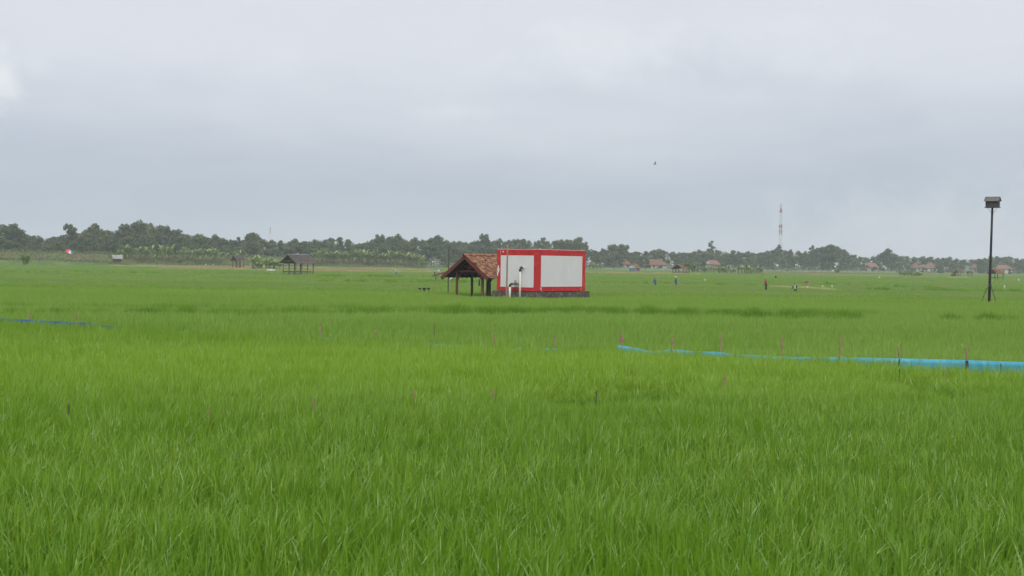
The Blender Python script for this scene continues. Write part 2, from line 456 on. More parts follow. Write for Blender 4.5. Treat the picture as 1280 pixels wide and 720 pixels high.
bund('path', [(1160, 205), (1190, 205)], 0.50, 0.5, 'bund_soil')

# raised bank with a lower shelf in front, left half of the view
def bank_pts(px):
    t = max(-0.4, min(1.0, px / 500.0))
    D = 418 + 150 * max(t, -0.2)
    shelf = 2.05 - 1.2 * min(max((px - 60) / 170.0, 0), 1)
    crown = 4.45 - 0.55 * min(max(px / 300.0, 0), 1) - 0.9 * min(max((px - 330) / 190.0, 0), 1)
    return D, shelf, crown
mb = MB(); vs1 = []; vs2 = []
cols = [-260 + 8 * i for i in range(101)]
cols = [c for c in cols if c <= 536]
for px in cols:
    D, sh, cr = bank_pts(px)
    fade = min(1.0, max(0.0, (540 - px) / 40.0))
    prof = ((0, 0.0), (4, sh * 0.85), (12, sh), (16, sh), (19, sh + (cr - sh) * 0.5), (23, cr), (34, cr), (44, 0.0))
    for k, (o_, z) in enumerate(prof):
        j = 0 if z == 0 else 0.22 * fbm(px * 2.0, k * 9.0, 0.05)
        v = spot(px, D + o_ + 1.5 * noise.noise(Vector((px * 0.02, k * 3.1, 1)))); v.z = (z + j) * fade
        vs1.append(v)
nn_ = 8
fs_g, fs_b = [], []
for i in range(len(cols) - 1):
    for k in range(nn_ - 1):
        f = (i * nn_ + k, (i + 1) * nn_ + k, (i + 1) * nn_ + k + 1, i * nn_ + k + 1)
        (fs_b if k in (3, 4) else fs_g).append(f)
mb.add(vs1, fs_g, 'bank_grass')
b0 = mb.mi('bank_soil')
for f in fs_b: mb.f.append(f); mb.m.append(b0); mb.t.append(0.5)
mb.smooth = True
tag(mb.build('embankment'), kind='structure')

# thin channel of water at the left foot of the bank
def strip(name, a, b, wd, z, mt):
    mb = MB(); n = 24; vs = []
    for i in range(n + 1):
        p = a.lerp(b, i / n); j = 0.3 * noise.noise(Vector((i * 0.7, 2, 2))) * wd
        vs += [(p.x, p.y - wd / 2 + j, z), (p.x, p.y + wd / 2 + j, z)]
    mb.add(vs, [(2 * i, 2 * i + 2, 2 * i + 3, 2 * i + 1) for i in range(n)], mt)
    return mb.build(name)
tag(strip('water', spot(-60, 432), spot(25, 436), 6.0, 2.55, 'water'), kind='structure')
tag(strip('water', spot(60, 447), spot(175, 470), 2.0, 2.95, 'water'), kind='structure')

# low canal walls in front of the trees
def low_wall(px0, D0, px1, D1, z0, z1, mt, label):
    r = empty('canal_wall', spot((px0 + px1) / 2, (D0 + D1) / 2), 0, label, 'wall')
    a = spot(px0, D0) - r.location; b = spot(px1, D1) - r.location
    d = (b - a); n = max(3, int(d.length / 6)); q = Vector((-d.y, d.x, 0)).normalized() * 0.25
    m1 = MB()
    for i in range(n):
        p = a.lerp(b, i / n); p2 = a.lerp(b, (i + 1) / n - 0.004)
        jz = 0.05 * rnd.uniform(-1, 1)
        vs = []
        for z in (0, z1 + jz):
            vs += [p - q + Vector((0, 0, z)), p2 - q + Vector((0, 0, z)), p2 + q + Vector((0, 0, z)), p + q + Vector((0, 0, z))]
        m1.add(vs, [(0, 3, 2, 1), (4, 5, 6, 7), (0, 1, 5, 4), (1, 2, 6, 5), (2, 3, 7, 6), (3, 0, 4, 7)])
    o = m1.build('wall_panels', mt, r); o['kind'] = 'stuff'
    m2 = MB(); m2.beam(a + Vector((0, 0, z1 + 0.10)), b + Vector((0, 0, z1 + 0.10)), 0.7, 0.12)
    m2.build('coping', mt, r)
low_wall(486, 690, 566, 700, 0, 2.25, 'wall_concrete', 'white low canal wall at the foot of the trees left of the tiled pavilion')
low_wall(728, 700, 905, 740, 0, 1.35, 'wall_grey', 'grey low wall running right of the red and white tank at the tree foot')
low_wall(905, 760, 1120, 860, 0, 1.35, 'wall_grey', 'grey low wall below the lattice tower and the big round tree')

# ------------------------------------------------------------------ rice: near plants are blades, instanced as one growth
SRC = bpy.data.collections.new('rice_sources')        # kept outside the scene
def blade(V, Fc, T, Dr, x, y, h, az, lean, wd, seg, tint, dry=0.0, arc=0.0):
    """curved tapering leaf blade; V vertices, Fc faces"""
    b = len(V)
    ca, sa = math.cos(az), math.sin(az)
    tw = az + math.pi / 2 + arc
    wx, wy = math.cos(tw), math.sin(tw)
    for i in range(seg + 1):
        t = i / seg
        out_ = lean * h * (0.25 * t + 0.75 * t ** 2.4)
        z = h * (t - 0.32 * lean * t ** 3)
        hw = wd * 0.5 * (0.65 + 0.6 * t if t < 0.45 else (1 - t) ** 0.7 * 1.35)
        px, py = x + ca * out_, y + sa * out_
        if i == seg: V.append((px, py, z))
        else:
            V.append((px - wx * hw, py - wy * hw, z)); V.append((px + wx * hw, py + wy * hw, z))
    for i in range(seg):
        if i == seg - 1: Fc.append((b + 2 * i, b + 2 * i + 1, b + 2 * i + 2))
        else: Fc.append((b + 2 * i, b + 2 * i + 1, b + 2 * i + 3, b + 2 * i + 2))
        T.append(tint); Dr.append(dry)
def rice_source(name, blades, rad, hh, wd, seg, seed, leanmax=0.9, lm=0.28, ls=0.22, leaf='rice_leaf'):
    r = random.Random(seed); V, Fc, T, Dr = [], [], [], []
    for k in range(blades):
        a = r.uniform(0, 2 * math.pi); rr = rad * math.sqrt(r.random())
        h = hh * r.uniform(0.68, 1.12)
        az = a + r.gauss(0, 0.7)
        if r.random() < 0.45: az = r.gauss(0.1, 0.8)       # light wind towards the right
        lean = abs(r.gauss(lm, ls)); lean = min(lean, leanmax)
        dry = 0.75 if r.random() < 0.012 else (0.25 if r.random() < 0.04 else 0)
        blade(V, Fc, T, Dr, rr * math.cos(a), rr * math.sin(a), h, az, lean, wd * r.uniform(0.7, 1.25), seg, r.random(), dry, r.uniform(-1.2, 1.2))
    me = bpy.data.meshes.new(name); me.from_pydata(V, [], Fc)
    for nm, arr in (('tint', T), ('dry', Dr)):
        at = me.attributes.new(nm, 'FLOAT', 'FACE'); at.data.foreach_set('value', arr)
    me.materials.append(MATS[leaf])
    me.polygons.foreach_set('use_smooth', [True] * len(Fc))
    return me
def src_collection(cname, meshes):
    c = bpy.data.collections.new(cname)
    for i, me in enumerate(meshes):
        o = bpy.data.objects.new('%s_%02d' % (cname, i), me); c.objects.link(o)
    return c
near_c = src_collection('near_clumps', [rice_source('near', 22, 0.075, 0.68, 0.0225, 5, 100 + i, 0.9, 0.22, 0.25) for i in range(8)])
mid_c = src_collection('mid_clumps', [rice_source('mid', 34, 0.24, 0.69, 0.026, 3, 200 + i, 0.8, 0.22, 0.2) for i in range(8)])
far_c = src_collection('far_clumps', [rice_source('far', 90, 1.25, 0.68, 0.05, 2, 300 + i, 0.6) for i in range(6)])

BOXES = []   # (cx, cy, rz, x0, x1, y0, y1) ground kept free of rice
def keep_free(P, c, rz, x0, x1, y0, y1):
    dx, dy = P[:, 0] - c[0], P[:, 1] - c[1]
    lx = dx * math.cos(rz) + dy * math.sin(rz); ly = -dx * math.sin(rz) + dy * math.cos(rz)
    return ~((lx > x0) & (lx < x1) & (ly > y0) & (ly < y1))

def vnoise(x, y, s, seed=0):
    """cheap smooth value noise on arrays"""
    rg = np.random.default_rng(seed); G = rg.random((256, 256))
    X_, Y_ = x * s + 1000, y * s + 1000
    xi, yi = np.floor(X_).astype(int), np.floor(Y_).astype(int); fx, fy = X_ - xi, Y_ - yi
    fx = fx * fx * (3 - 2 * fx); fy = fy * fy * (3 - 2 * fy)
    g = lambda i, j: G[i % 256, j % 256]
    return (g(xi, yi) * (1 - fx) + g(xi + 1, yi) * fx) * (1 - fy) + (g(xi, yi + 1) * (1 - fx) + g(xi + 1, yi + 1) * fx) * fy

# fence line (plastic) on the ground: points from pixels
def fence_D(px):
    return np.interp(px, [-100, 0, 470, 640, 776, 1051, 1280, 1400], [59, 56.4, 48, 44.2, 42.7, 39, 36.5, 35.3])
DIPS = [(708, 493, 0.55, 1.7, 0.85), (733, 491, 0.4, 1.4, 0.8), (800, 488, 0.7, 1.6, 0.75), (835, 486, 0.35, 1.2, 0.7), (1172, 484, 0.45, 2.2, 0.85), (772, 491, 0.5, 1.0, 0.55),
        (225, 432, 5, 1.2, 0.25), (330, 425, 5, 1.0, 0.25), (60, 425, 5, 1.0, 0.2)]
def rice_field(name, coll, spacing, d0, d1, jitter, label, ku=0.47):
    pts = []
    ny = int((d1 - d0) / spacing)
    for j in range(ny):
        y = d0 + (j + 0.5) * spacing
        hw = ku * y + 3
        n = int(2 * hw / spacing)
        x = -hw + (np.arange(n) + 0.5) * spacing
        pts.append(np.stack([x, np.full(n, y)], 1))
    P = np.concatenate(pts); P += nr.uniform(-jitter, jitter, P.shape) * spacing
    x, y = P[:, 0], P[:, 1]
    keep = np.ones(len(P), bool)
    for b in BOXES: keep &= keep_free(P, *b)
    px = 640 + x / y * F
    fd = fence_D(px)
    if d0 < 90:
        keep &= (y - fd < -0.10) | (y - fd > 0.45)                    # bund under the fence
        keep &= ~((np.abs(y - (74.5 + 3.0 * np.sin(x * 0.05) + 2.2 * vnoise(x, y * 0, 0.12, 3) + 0.8 * vnoise(x, y * 0, 0.7, 4))) < 0.95 * (0.25 + 1.2 * vnoise(x, y, 0.45, 21)) * (vnoise(x, y * 0, 0.16, 22) > 0.3)) & (x < 22) )
    if 40 < d0 < 100: keep &= nr.random(len(P)) > np.clip((y - 98) / 32, 0, 0.8)
    if d0 >= 95: keep &= nr.random(len(P)) < np.clip((y - 98) / 24, 0, 1)
    if d0 < 40: keep &= vnoise(x, y, 2.3, 31) > 0.10 + 0.10 * vnoise(x, y, 0.35, 32)
    P = P[keep]; x, y = P[:, 0], P[:, 1]; px = 640 + x / y * F; fd = fence_D(px)
    lo = vnoise(x, y, 0.16, 1); md = vnoise(x, y, 0.9, 2); pl = vnoise(x * 0.5, y, 0.055, 5)
    scl = 0.74 + 0.16 * lo + 0.24 * md + 0.22 * vnoise(x, y, 2.4, 12)
    # leaf tips hanging over the foot of the plastic
    scl *= 1 + ((fd - y) > 0) * ((fd - y) < 1.1) * np.clip(nr.normal(0.02, 0.13, len(P)), -0.12, 0.35)
    for (dpx, dpy, rx, ry, amt) in DIPS:
        D = D_of(dpx, dpy); cx = (dpx - 640) / F * D
        scl *= 1 - amt * np.exp(-((x - cx) / rx) ** 2 - ((y - D) / ry) ** 2)
    # weeds/older rice stand taller and bluer along the cross bund
    cb = 75.8 + 3.0 * np.sin(x * 0.05) + 2.2 * vnoise(x, y * 0, 0.12, 3) + 0.8 * vnoise(x, y * 0, 0.7, 4)
    band = np.exp(-((y - cb) / 1.5) ** 2) * (x < 22) * (0.15 + 1.1 * vnoise(x, y, 0.55, 9) + 0.5 * vnoise(x, y, 0.13, 10) )
    scl *= 1 + 0.15 * band
    scl *= 1 - 0.28 * np.exp(-(np.maximum(np.hypot((x - tank_c.x) / 1.2, y - tank_c.y) - 4.0, 0) / 2.5) ** 2)
    tone = np.clip(0.10 + 0.5 * (pl - 0.5) + 0.25 * (lo - 0.5), 0, 1)
    tone = np.where(y > fd, tone + 0.38, tone)             # paler variety behind the fence
    tone -= 0.9 * band
    tone = np.where(y > 118, 0.12 + 0.25 * (pl - 0.5), tone)
    tone = np.clip(tone, 0, 1)
    # riper yellow green plot between the near stakes and the plastic fence
    yel = np.clip((y - (16 + 4 * np.clip(x / y * 2.6, -1, 1)) - 8 * (lo - 0.5)) / 15, 0, 1) * (y < fd) * (0.26 + 0.7 * (pl - 0.4) - 0.10 * np.clip(x / y * 2.6, -1, 1)) + (y >= fd) * 0.08 + (y > 85) * (y < 118) * 0.12
    yel = np.clip(yel, 0, 0.8)
    rot = nr.normal(0.0, 0.9, len(P)) if d0 < 90 else nr.uniform(0, 6.28, len(P))
    return grow(name, coll, P, scl, tone, yel, rot, label)
def grow(name, coll, P, scl, tone, yel, rot, label, cat='rice'):
    """one object whose points carry the plants"""
    x, y = P[:, 0], P[:, 1]
    n = len(P)
    me = bpy.data.meshes.new(name)
    me.vertices.add(n)
    z = np.zeros(n)
    me.vertices.foreach_set('co', np.stack([x, y, z], 1).astype(np.float32).ravel())
    for nm, arr in (('scl', scl), ('tone', tone), ('yel', yel), ('rot', rot), ('pick', nr.integers(0, 64, n).astype(float))):
        at = me.attributes.new(nm, 'FLOAT', 'POINT'); at.data.foreach_set('value', np.asarray(arr, np.float32))
    me.materials.append(MATS['rice_leaf'])
    o = bpy.data.objects.new(name, me); C.objects.link(o)
    g = bpy.data.node_groups.new(name + '_growth', 'GeometryNodeTree')
    g.interface.new_socket('Geometry', in_out='INPUT', socket_type='NodeSocketGeometry')
    g.interface.new_socket('Geometry', in_out='OUTPUT', socket_type='NodeSocketGeometry')
    gi, go = g.nodes.new('NodeGroupInput'), g.nodes.new('NodeGroupOutput')
    ip = g.nodes.new('GeometryNodeInstanceOnPoints'); ci = g.nodes.new('GeometryNodeCollectionInfo')
    ci.inputs[0].default_value = coll; ci.inputs['Separate Children'].default_value = True; ci.inputs['Reset Children'].default_value = True
    def attr(nm):
        a = g.nodes.new('GeometryNodeInputNamedAttribute'); a.data_type = 'FLOAT'; a.inputs[0].default_value = nm; return a.outputs[0]
    def lk(a, b): g.links.new(a, b)
    lk(gi.outputs[0], ip.inputs['Points']); lk(ci.outputs[0], ip.inputs['Instance'])
    ip.inputs['Pick Instance'].default_value = True
    lk(attr('pick'), ip.inputs['Instance Index'])
    cx = g.nodes.new('ShaderNodeCombineXYZ'); lk(attr('rot'), cx.inputs[2]); lk(cx.outputs[0], ip.inputs['Rotation'])
    cs = g.nodes.new('ShaderNodeCombineXYZ'); lk(attr('scl'), cs.inputs[2]); cs.inputs[0].default_value = 1; cs.inputs[1].default_value = 1
    lk(cs.outputs[0], ip.inputs['Scale']); lk(ip.outputs[0], go.inputs[0])
    md_ = o.modifiers.new('growth', 'NODES'); md_.node_group = g
    return tag(o, label, cat, kind='stuff')

# ------------------------------------------------------------------ red and white tank house
AX = R(50.0)
DB = 107.7
corner = spot(671.2, DB)
L1, L2, Z0, Z1 = 6.35, 4.2, 0.99, 4.33
ux = Vector((math.cos(AX), math.sin(AX), 0)); uy = Vector((-math.sin(AX), math.cos(AX), 0))
tank_c = corner + ux * (L1 / 2) + uy * (L2 / 2)
tank = empty('tank_building', tank_c, AX, 'red framed white concrete water tank house on a dark stone plinth', 'tank')
hx, hy = L1 / 2, L2 / 2
mb = MB(); mb.box(-hx, hx, -hy, hy, Z0 + 0.02, Z1); o = bevel(mb.build('wall', 'red_paint', tank), 0.02, 2)
# roof slab edge, chipped white plaster along the top
mb = MB(); mb.box(-hx + 0.02, hx - 0.02, -hy + 0.02, hy - 0.02, Z1 + 0.002, Z1 + 0.03); mb.build('roof_slab', 'plaster_edge', tank)
H = Z1 - Z0
mb = MB(); mb.box(-hx + 0.075 * L1, hx - 0.072 * L1, -hy - 0.006, -hy + 0.02, Z0 + 0.115 * H, Z1 - 0.14 * H)
mb.build('panel', 'white_paint', tank)
mb = MB(); mb.box(-hx - 0.006, -hx + 0.02, -hy + 0.085 * L2, hy - 0.095 * L2, Z0 + 0.095 * H, Z1 - 0.145 * H)
mb.build('panel', 'white_paint', tank)
# uneven rubble plinth
mb = MB()
x0, x1, y0, y1 = -hx - 0.16, hx + 0.38, -hy - 0.18, hy + 0.35
n = 26
def plinth_side(ax, bx, ay, by):
    vs = []
    for i in range(n + 1):
        t = i / n; x = ax + (bx - ax) * t; y = ay + (by - ay) * t
        q = Vector((by - ay, -(bx - ax), 0)).normalized()
        for k, z in enumerate((0, 0.3, 0.6, 0.88, 0.97 + 0.02 * noise.noise(Vector((t * 17, ax, 1))))):
            j = 0.0 if i in (0, n) else 0.07 * noise.noise(Vector((x * 2.3, y * 2.3, z * 3.1)))
            vs.append((x + q.x * j, y + q.y * j, z))
    mb.add(vs, [(i * 5 + k, (i + 1) * 5 + k, (i + 1) * 5 + k + 1, i * 5 + k + 1) for i in range(n) for k in range(4)])
plinth_side(x0, x1, y0, y0); plinth_side(x1, x1, y0, y1); plinth_side(x1, x0, y1, y1); plinth_side(x0, x0, y1, y0)
mb.add([(x0, y0, 0.97), (x1, y0, 0.97), (x1, y1, 0.97), (x0, y1, 0.97)], [(0, 1, 2, 3)])
mb.build('plinth', 'plinth_stone', tank)
# paint marks
def mark(face, a, b, z0, z1, mt='plaster_edge', jag=0.02):
    """irregular flake on the left ('l', along local y) or right ('r', along local x) wall"""
    mb = MB(); k = 10; r = random.Random(int(abs(a * 1000) + z0 * 77)); pts = []
    ca, cz = (a + b) / 2, (z0 + z1) / 2
    for i in range(k):
        th = 2 * math.pi * i / k; q = r.uniform(0.6, 1.1)
        pts.append((ca + (b - a) / 2 * math.cos(th) * q, cz + (z1 - z0) / 2 * math.sin(th) * q))
    if face == 'l': f = lambda p, d: (-hx - d, p[0], p[1])
    else: f = lambda p, d: (p[0], -hy - d, p[1])
    vs = [f(p, 0.010) for p in pts] + [f(p, -0.01) for p in pts]
    mb.add(vs, [tuple(range(k))] + [(i, (i + 1) % k, k + (i + 1) % k, k + i) for i in range(k)])
    mb.build('paint_mark', mt, tank)
mark('l', hy - 0.26, hy - 0.01, 2.35, 3.05); mark('l', hy - 0.14, hy - 0.005, 2.1, 2.6)
mark('l', hy - 0.72, hy - 0.56, 4.05, 4.22); mark('l', hy - 0.40, hy - 0.37, 3.9, 4.3)
mark('r', hx - 0.62, hx - 0.57, 1.10, 1.26); mark('r', -hx + 0.44, -hx + 0.56, 1.06, 1.40, 'white_paint')
mark('r', -hx + 0.50, -hx + 0.62, 0.99, 1.06, 'plaster_edge')
mb = MB(); mb.box(-hx - 0.004, -hx + 0.01, hy - 0.995, hy - 0.98, 1.3, 3.85); mb.build('seam', 'plaster_edge', tank)
# pipes on the left wall: y local of photo columns
def wall_y(px): return -hy + (671.2 - px) / 49.8 * L2
yA, yB = wall_y(642.5), wall_y(655)
pipe = MB(); pipe.smooth = True
pipe.tube([(-hx - 0.45, yB, 0), (-hx - 0.45, yB, 2.62)], 0.085, 12); o = pipe.build('pipe', 'pvc', tank)
m2 = MB(); m2.smooth = True
m2.tube([(-hx - 0.45, yB, 2.58), (-hx - 0.45, yB, 2.74), (-hx - 0.41, yB, 2.83), (-hx - 0.32, yB, 2.87), (-hx - 0.24, yB, 2.87)], 0.11, 12); m2.build('elbow', 'black_rubber', o)
m2 = MB(); m2.smooth = True; m2.tube([(-hx - 0.26, yB, 2.87), (-hx + 0.05, yB, 2.87)], 0.075, 12); m2.build('outlet', 'pvc', o)
pipe = MB(); pipe.smooth = True
pipe.tube([(-hx - 0.45, yA, 0), (-hx - 0.45, yA, 1.36)], 0.095, 12); o = pipe.build('pipe', 'pvc', tank)
m2 = MB(); m2.smooth = True
m2.tube([(-hx - 0.45, yA, 1.33), (-hx - 0.45, yA, 1.46), (-hx - 0.42, yA - 0.08, 1.54), (-hx - 0.36, yA - 0.2, 1.56)], 0.105, 12); m2.build('elbow', 'black_rubber', o)
m2 = MB(); m2.blob((-hx - 0.30, yA - 0.42, 1.60), 0.15, (1.1, 1.1, 1), 2, 0.15); m2.tube([(-hx - 0.36, yA - 0.2, 1.56), (-hx - 0.25, yA - 0.62, 1.58), (-hx + 0.02, yA - 0.66, 1.5)], 0.07, 10)
m2.tube([(-hx - 0.30, yA - 0.42, 1.68), (-hx - 0.30, yA - 0.42, 1.82)], 0.03, 8); m2.tube([(-hx - 0.30, yA - 0.55, 1.82), (-hx - 0.30, yA - 0.29, 1.82)], 0.025, 8)
m2.build('valve', 'rusty_metal', o)
BOXES.append(((tank_c.x, tank_c.y), AX, x0 - 0.1, x1 + 0.1, y0 - 0.1, y1 + 0.1))

# bamboo pole standing before the tank
def pole(name, px, D, ytop, label, mt, r=0.05, lean=(0, 0), cat='pole', nodes=True, group=None, yb=None):
    zt = at_z(ytop, px, D)
    p = spot(px, D); h = zt
    o = empty(name, p, 0, label, cat, group)
    mb = MB(); mb.smooth = True; k = 7
    pts = [(lean[0] * i / k + 0.02 * noise.noise(Vector((px, i * 0.9, 0))), lean[1] * i / k, h * i / k) for i in range(k + 1)]
    mb.tube(pts, [r * (1.0 - 0.3 * i / k) for i in range(k + 1)], 8); mb.build('shaft', mt, o)
    if nodes:
        m3 = MB()
        nn = max(2, int(h / 0.55))
        for i in range(1, nn):
            t = i / nn; z = h * t; x = lean[0] * t; y = lean[1] * t
            m3.tube([(x, y, z - 0.012), (x, y, z + 0.012)], r * (1.12 - 0.3 * t) * 1.0 + 0.004, 8)
        m3.build('joints', mt, o)['kind'] = 'stuff'
    return o
p = pole('bamboo_pole', 633.2, 104.6, 305.5, 'brown bamboo pole upright against the left wall of the red and white tank', 'bamboo', 0.075, (0.04, 0))
mb = MB(); mb.beam((-0.42, 0.0, 0.62), (0.0, 0.0, 0.66), 0.04, 0.04); mb.build('cross_stick', 'red_bamboo', p)
p = pole('bamboo_pole', 560.2, 119, 307.5, 'tall dark thin pole in the rice left of the tiled pavilion', 'dark_bamboo', 0.055, (0.03, 0))
pole('stake', 540.5, D_of(540.5, 364.5), 356, 'short pale stake in the rice left of the tall dark pole', 'bamboo', 0.045, nodes=False, cat='stake')

# low rack with dark rags
D = 126
rk = empty('drying_rack', spot(530, D), 0, 'low dark stick rack with rags hanging just above the rice', 'rack')
mb = MB(); mb.tube([(-0.6, 0, 0.76), (0.0, 0.02, 0.80), (0.62, 0, 0.80)], 0.03, 8); mb.build('rail', 'dark_wood', rk)
for xx in (-0.35, 0.42):
    mb = MB(); mb.tube([(xx, 0, 0), (xx, 0, 0.8)], 0.03, 8); mb.build('leg', 'dark_wood', rk)
for xx, ww, hh_ in ((-0.38, 0.2, 0.22), (0.03, 0.34, 0.26), (0.42, 0.3, 0.22)):
    mb = MB(); vs = []
    for i in range(5):
        for k, z in enumerate((0.81, 0.7, 0.79 - hh_)):
            vs.append((xx + (i / 4 - 0.5) * ww * (1 - 0.25 * k), -0.045 + 0.03 * math.sin(i * 2.1 + k), z + 0.03 * math.sin(i * 3.3) * k))
    mb.add(vs, [(i * 3 + k, i * 3 + 3 + k, i * 3 + 4 + k, i * 3 + 1 + k) for i in range(4) for k in range(2)])
    o = mb.build('rag', 'dark_cloth', rk); s_ = o.modifiers.new('thick', 'SOLIDIFY'); s_.thickness = 0.012

# ------------------------------------------------------------------ tiled pavilion
DP = 112.2
pc = spot(603, DP)                                  # foot of the front right post
pav = empty('pavilion', pc, AX, 'open timber pavilion with old orange tiled roof left of the tank', 'pavilion')
SP = 2.85                                           # post spacing across
yc = SP / 2
HALF, ZR, ZE = 2.62, 3.80, 1.98
xf, xb = -0.66, 4.9                                # roof ends along the ridge
def post(x, y, h, mt, r=0.11, lean=0.0):
    mb = MB(); mb.smooth = False
    mb.tube([(x, y, 0), (x + lean * 0.5, y, h * 0.5), (x + lean, y, h)], [r, r * 0.95, r * 0.92], 8)
    mb.build('post', mt, pav)
post(0.0, 0, 2.28, 'worn_wood', 0.13); post(0.0, SP, 2.28, 'red_wood', 0.11)
post(0.85, -0.02, 2.30, 'dark_wood', 0.135); post(1.9, SP, 2.30, 'dark_wood', 0.105)
post(3.9, 0, 2.30, 'dark_wood', 0.11); post(3.9, SP, 2.30, 'dark_wood', 0.11)
for y in (0, SP):
    mb = MB(); mb.box(-0.15, 4.6, y - 0.06, y + 0.06, 2.28, 2.42); mb.build('beam', 'dark_wood', pav)
for x, mt in ((0.0, 'red_wood'), (3.9, 'dark_wood')):
    mb = MB(); mb.box(x - 0.055, x + 0.055, -0.45, SP + 0.45, 2.43, 2.57); mb.build('beam', mt, pav)
    mb = MB(); mb.box(x - 0.05, x + 0.05, yc - 0.06, yc + 0.06, 2.57, ZR - 0.2); mb.build('king_post', mt, pav)
    for s in (-1, 1):
        mb = MB(); mb.beam((x, yc + s * 0.06, 2.75), (x, yc + s * 0.75, 2.98), 0.07, 0.08); mb.build('strut', mt, pav)
mb = MB(); mb.box(xf + 0.1, xb - 0.1, yc - 0.06, yc + 0.06, ZR - 0.2, ZR - 0.06); mb.build('ridge_beam', 'dark_wood', pav)
for (x, y, s, mt) in ((0, SP, -1, 'red_wood'), (0, 0, 1, 'worn_wood'), (0.85, 0, 1, 'dark_wood')):
    mb = MB()
    if x == 0: mb.beam((x, y + s * 0.05, 1.72), (x, y + s * 0.55, 2.42), 0.08, 0.08)
    else: mb.beam((x + 0.08, y, 1.62), (x + 0.75, y, 2.28), 0.08, 0.08)
    mb.build('brace', mt, pav)
sl = math.atan2(ZR - ZE, HALF); slen = math.hypot(HALF, ZR - ZE)
def slope_pt(s, x, d, up=0.0):
    """point on the roof: s=-1 right slope (towards viewer right), d metres down from ridge"""
    sag = 0.035 * math.sin(math.pi * min(max((x - xf) / (xb - xf), 0), 1)) 
    return Vector((x, yc + s * (d * math.cos(sl) + up * math.sin(sl)), ZR - d * math.sin(sl) + up * math.cos(sl) - sag))
for s in (-1, 1):
    mb = MB(); a = slope_pt(s, xf - 0.02, -0.02, -0.10); b = slope_pt(s, xf - 0.02, slen + 0.05, -0.13)
    mb.beam(a, b, 0.045, 0.27); mb.build('barge_board', 'red_wood', pav)
    for k in range(10):
        x = xf + 0.3 + k * (xb - xf - 0.6) / 9
        mb = MB(); mb.beam(slope_pt(s, x, 0.05, -0.09), slope_pt(s, x, slen - 0.05, -0.09), 0.06, 0.09); mb.build('rafter', 'dark_wood', pav)
    mb = MB()
    nrow = 14; pitch = slen / nrow
    for i in range(nrow):
        mb.beam(slope_pt(s, xf + 0.05, (i + 0.6) * pitch, -0.025), slope_pt(s, xb - 0.05, (i + 0.6) * pitch, -0.025), 0.03, 0.03)
    mb.build('battens', 'dark_wood', pav)['kind'] = 'stuff'
    mb = MB(); vs = []
    for x in (xf + 0.06, (xf + xb) / 2, xb - 0.06):
        for d in (0.03, slen - 0.04):
            vs += [slope_pt(s, x, d, -0.035), slope_pt(s, x, d, -0.043)]
    mb.add(vs, [(0, 2, 6, 4), (1, 5, 7, 3), (4, 6, 10, 8), (5, 9, 11, 7), (0, 1, 3, 2), (8, 10, 11, 9), (2, 3, 7, 6), (6, 7, 11, 10), (0, 4, 5, 1), (4, 8, 9, 5)])
    mb.build('shade_sheet', 'underroof_shade', pav)  # added sheet below the tiles, coloured dark to stand in for interior shade
    # tiles: each a curved clay plate, laid uneven
    mb = MB(); r = random.Random(5 + s); tw = 0.215; ncol = int((xb - xf) / tw)
    for i in range(nrow):
        for j in range(ncol):
            if r.random() < 0.006: continue
            x = xf + (j + 0.5) * (xb - xf) / ncol + r.gauss(0, 0.012)
            d0 = i * pitch - 0.03 + r.gauss(0, 0.018); d1 = d0 + pitch * 1.32
            lift0 = 0.015 + r.uniform(0, 0.012); lift1 = 0.055 + abs(r.gauss(0, 0.018))
            yaw = r.gauss(0, 0.05); vs = []
            for dd, up in ((d0, lift0), (d1, lift1)):
                for k in range(4):
                    q = k / 3 - 0.5
                    wob = (0.024, 0.0, 0.012, 0.040)[k]
                    vs.append(slope_pt(s, x + q * tw * 1.06 + yaw * (dd - d0), dd + q * 0.02 * yaw, up + wob))
            vs += [v - Vector((0, 0, 0.022)) for v in vs]
            fs = [(0, 1, 5, 4), (1, 2, 6, 5), (2, 3, 7, 6), (4, 5, 13, 12), (5, 6, 14, 13), (6, 7, 15, 14), (0, 4, 12, 8), (3, 11, 15, 7)]
            if s == 1: fs = [tuple(reversed(f)) for f in fs]
            mb.add(vs, fs, 'roof_tile', max(0, min(1, r.gauss(0.35, 0.5))))
    o = mb.build('roof_tiles', 'roof_tile', pav); o['kind'] = 'stuff'
r = random.Random(3); nrt = 17
for j in range(nrt):                                # ridge tiles, half round, each 0.33 m
    xa = xf - 0.22 + j * (xb - xf + 0.4) / nrt; xe = xa + (xb - xf + 0.4) / nrt * 1.08
    mb = MB(); vs = []; lift = r.uniform(0, 0.02)
    for x, rr in ((xa, 0.15), (xe, 0.125)):
        for k in range(7):
            th = math.pi * (k / 6 * 1.1 - 0.05)
            vs.append((x, yc + rr * math.cos(th) * 1.05, ZR + 0.02 + lift + rr * math.sin(th)))
    for x, rr in ((xa, 0.125), (xe, 0.10)):
        for k in range(7):
            th = math.pi * (k / 6 * 1.1 - 0.05)
            vs.append((x, yc + rr * math.cos(th) * 1.05, ZR + 0.02 + lift + rr * math.sin(th)))
    fs = [(k, k + 1, 8 + k, 7 + k) for k in range(6)] + [(14 + k, 21 + k, 22 + k, 15 + k) for k in range(6)] + [(k, 14 + k, 15 + k, k + 1) for k in range(6)] + [(7 + k, 8 + k, 22 + k, 21 + k) for k in range(6)]
    mb.add(vs, fs, 'roof_tile', r.uniform(0.2, 0.95)); mb.build('ridge_tile', 'roof_tile', pav)
BOXES.append(((pc.x, pc.y), AX, -0.3, 4.6, -0.2, SP + 0.2))
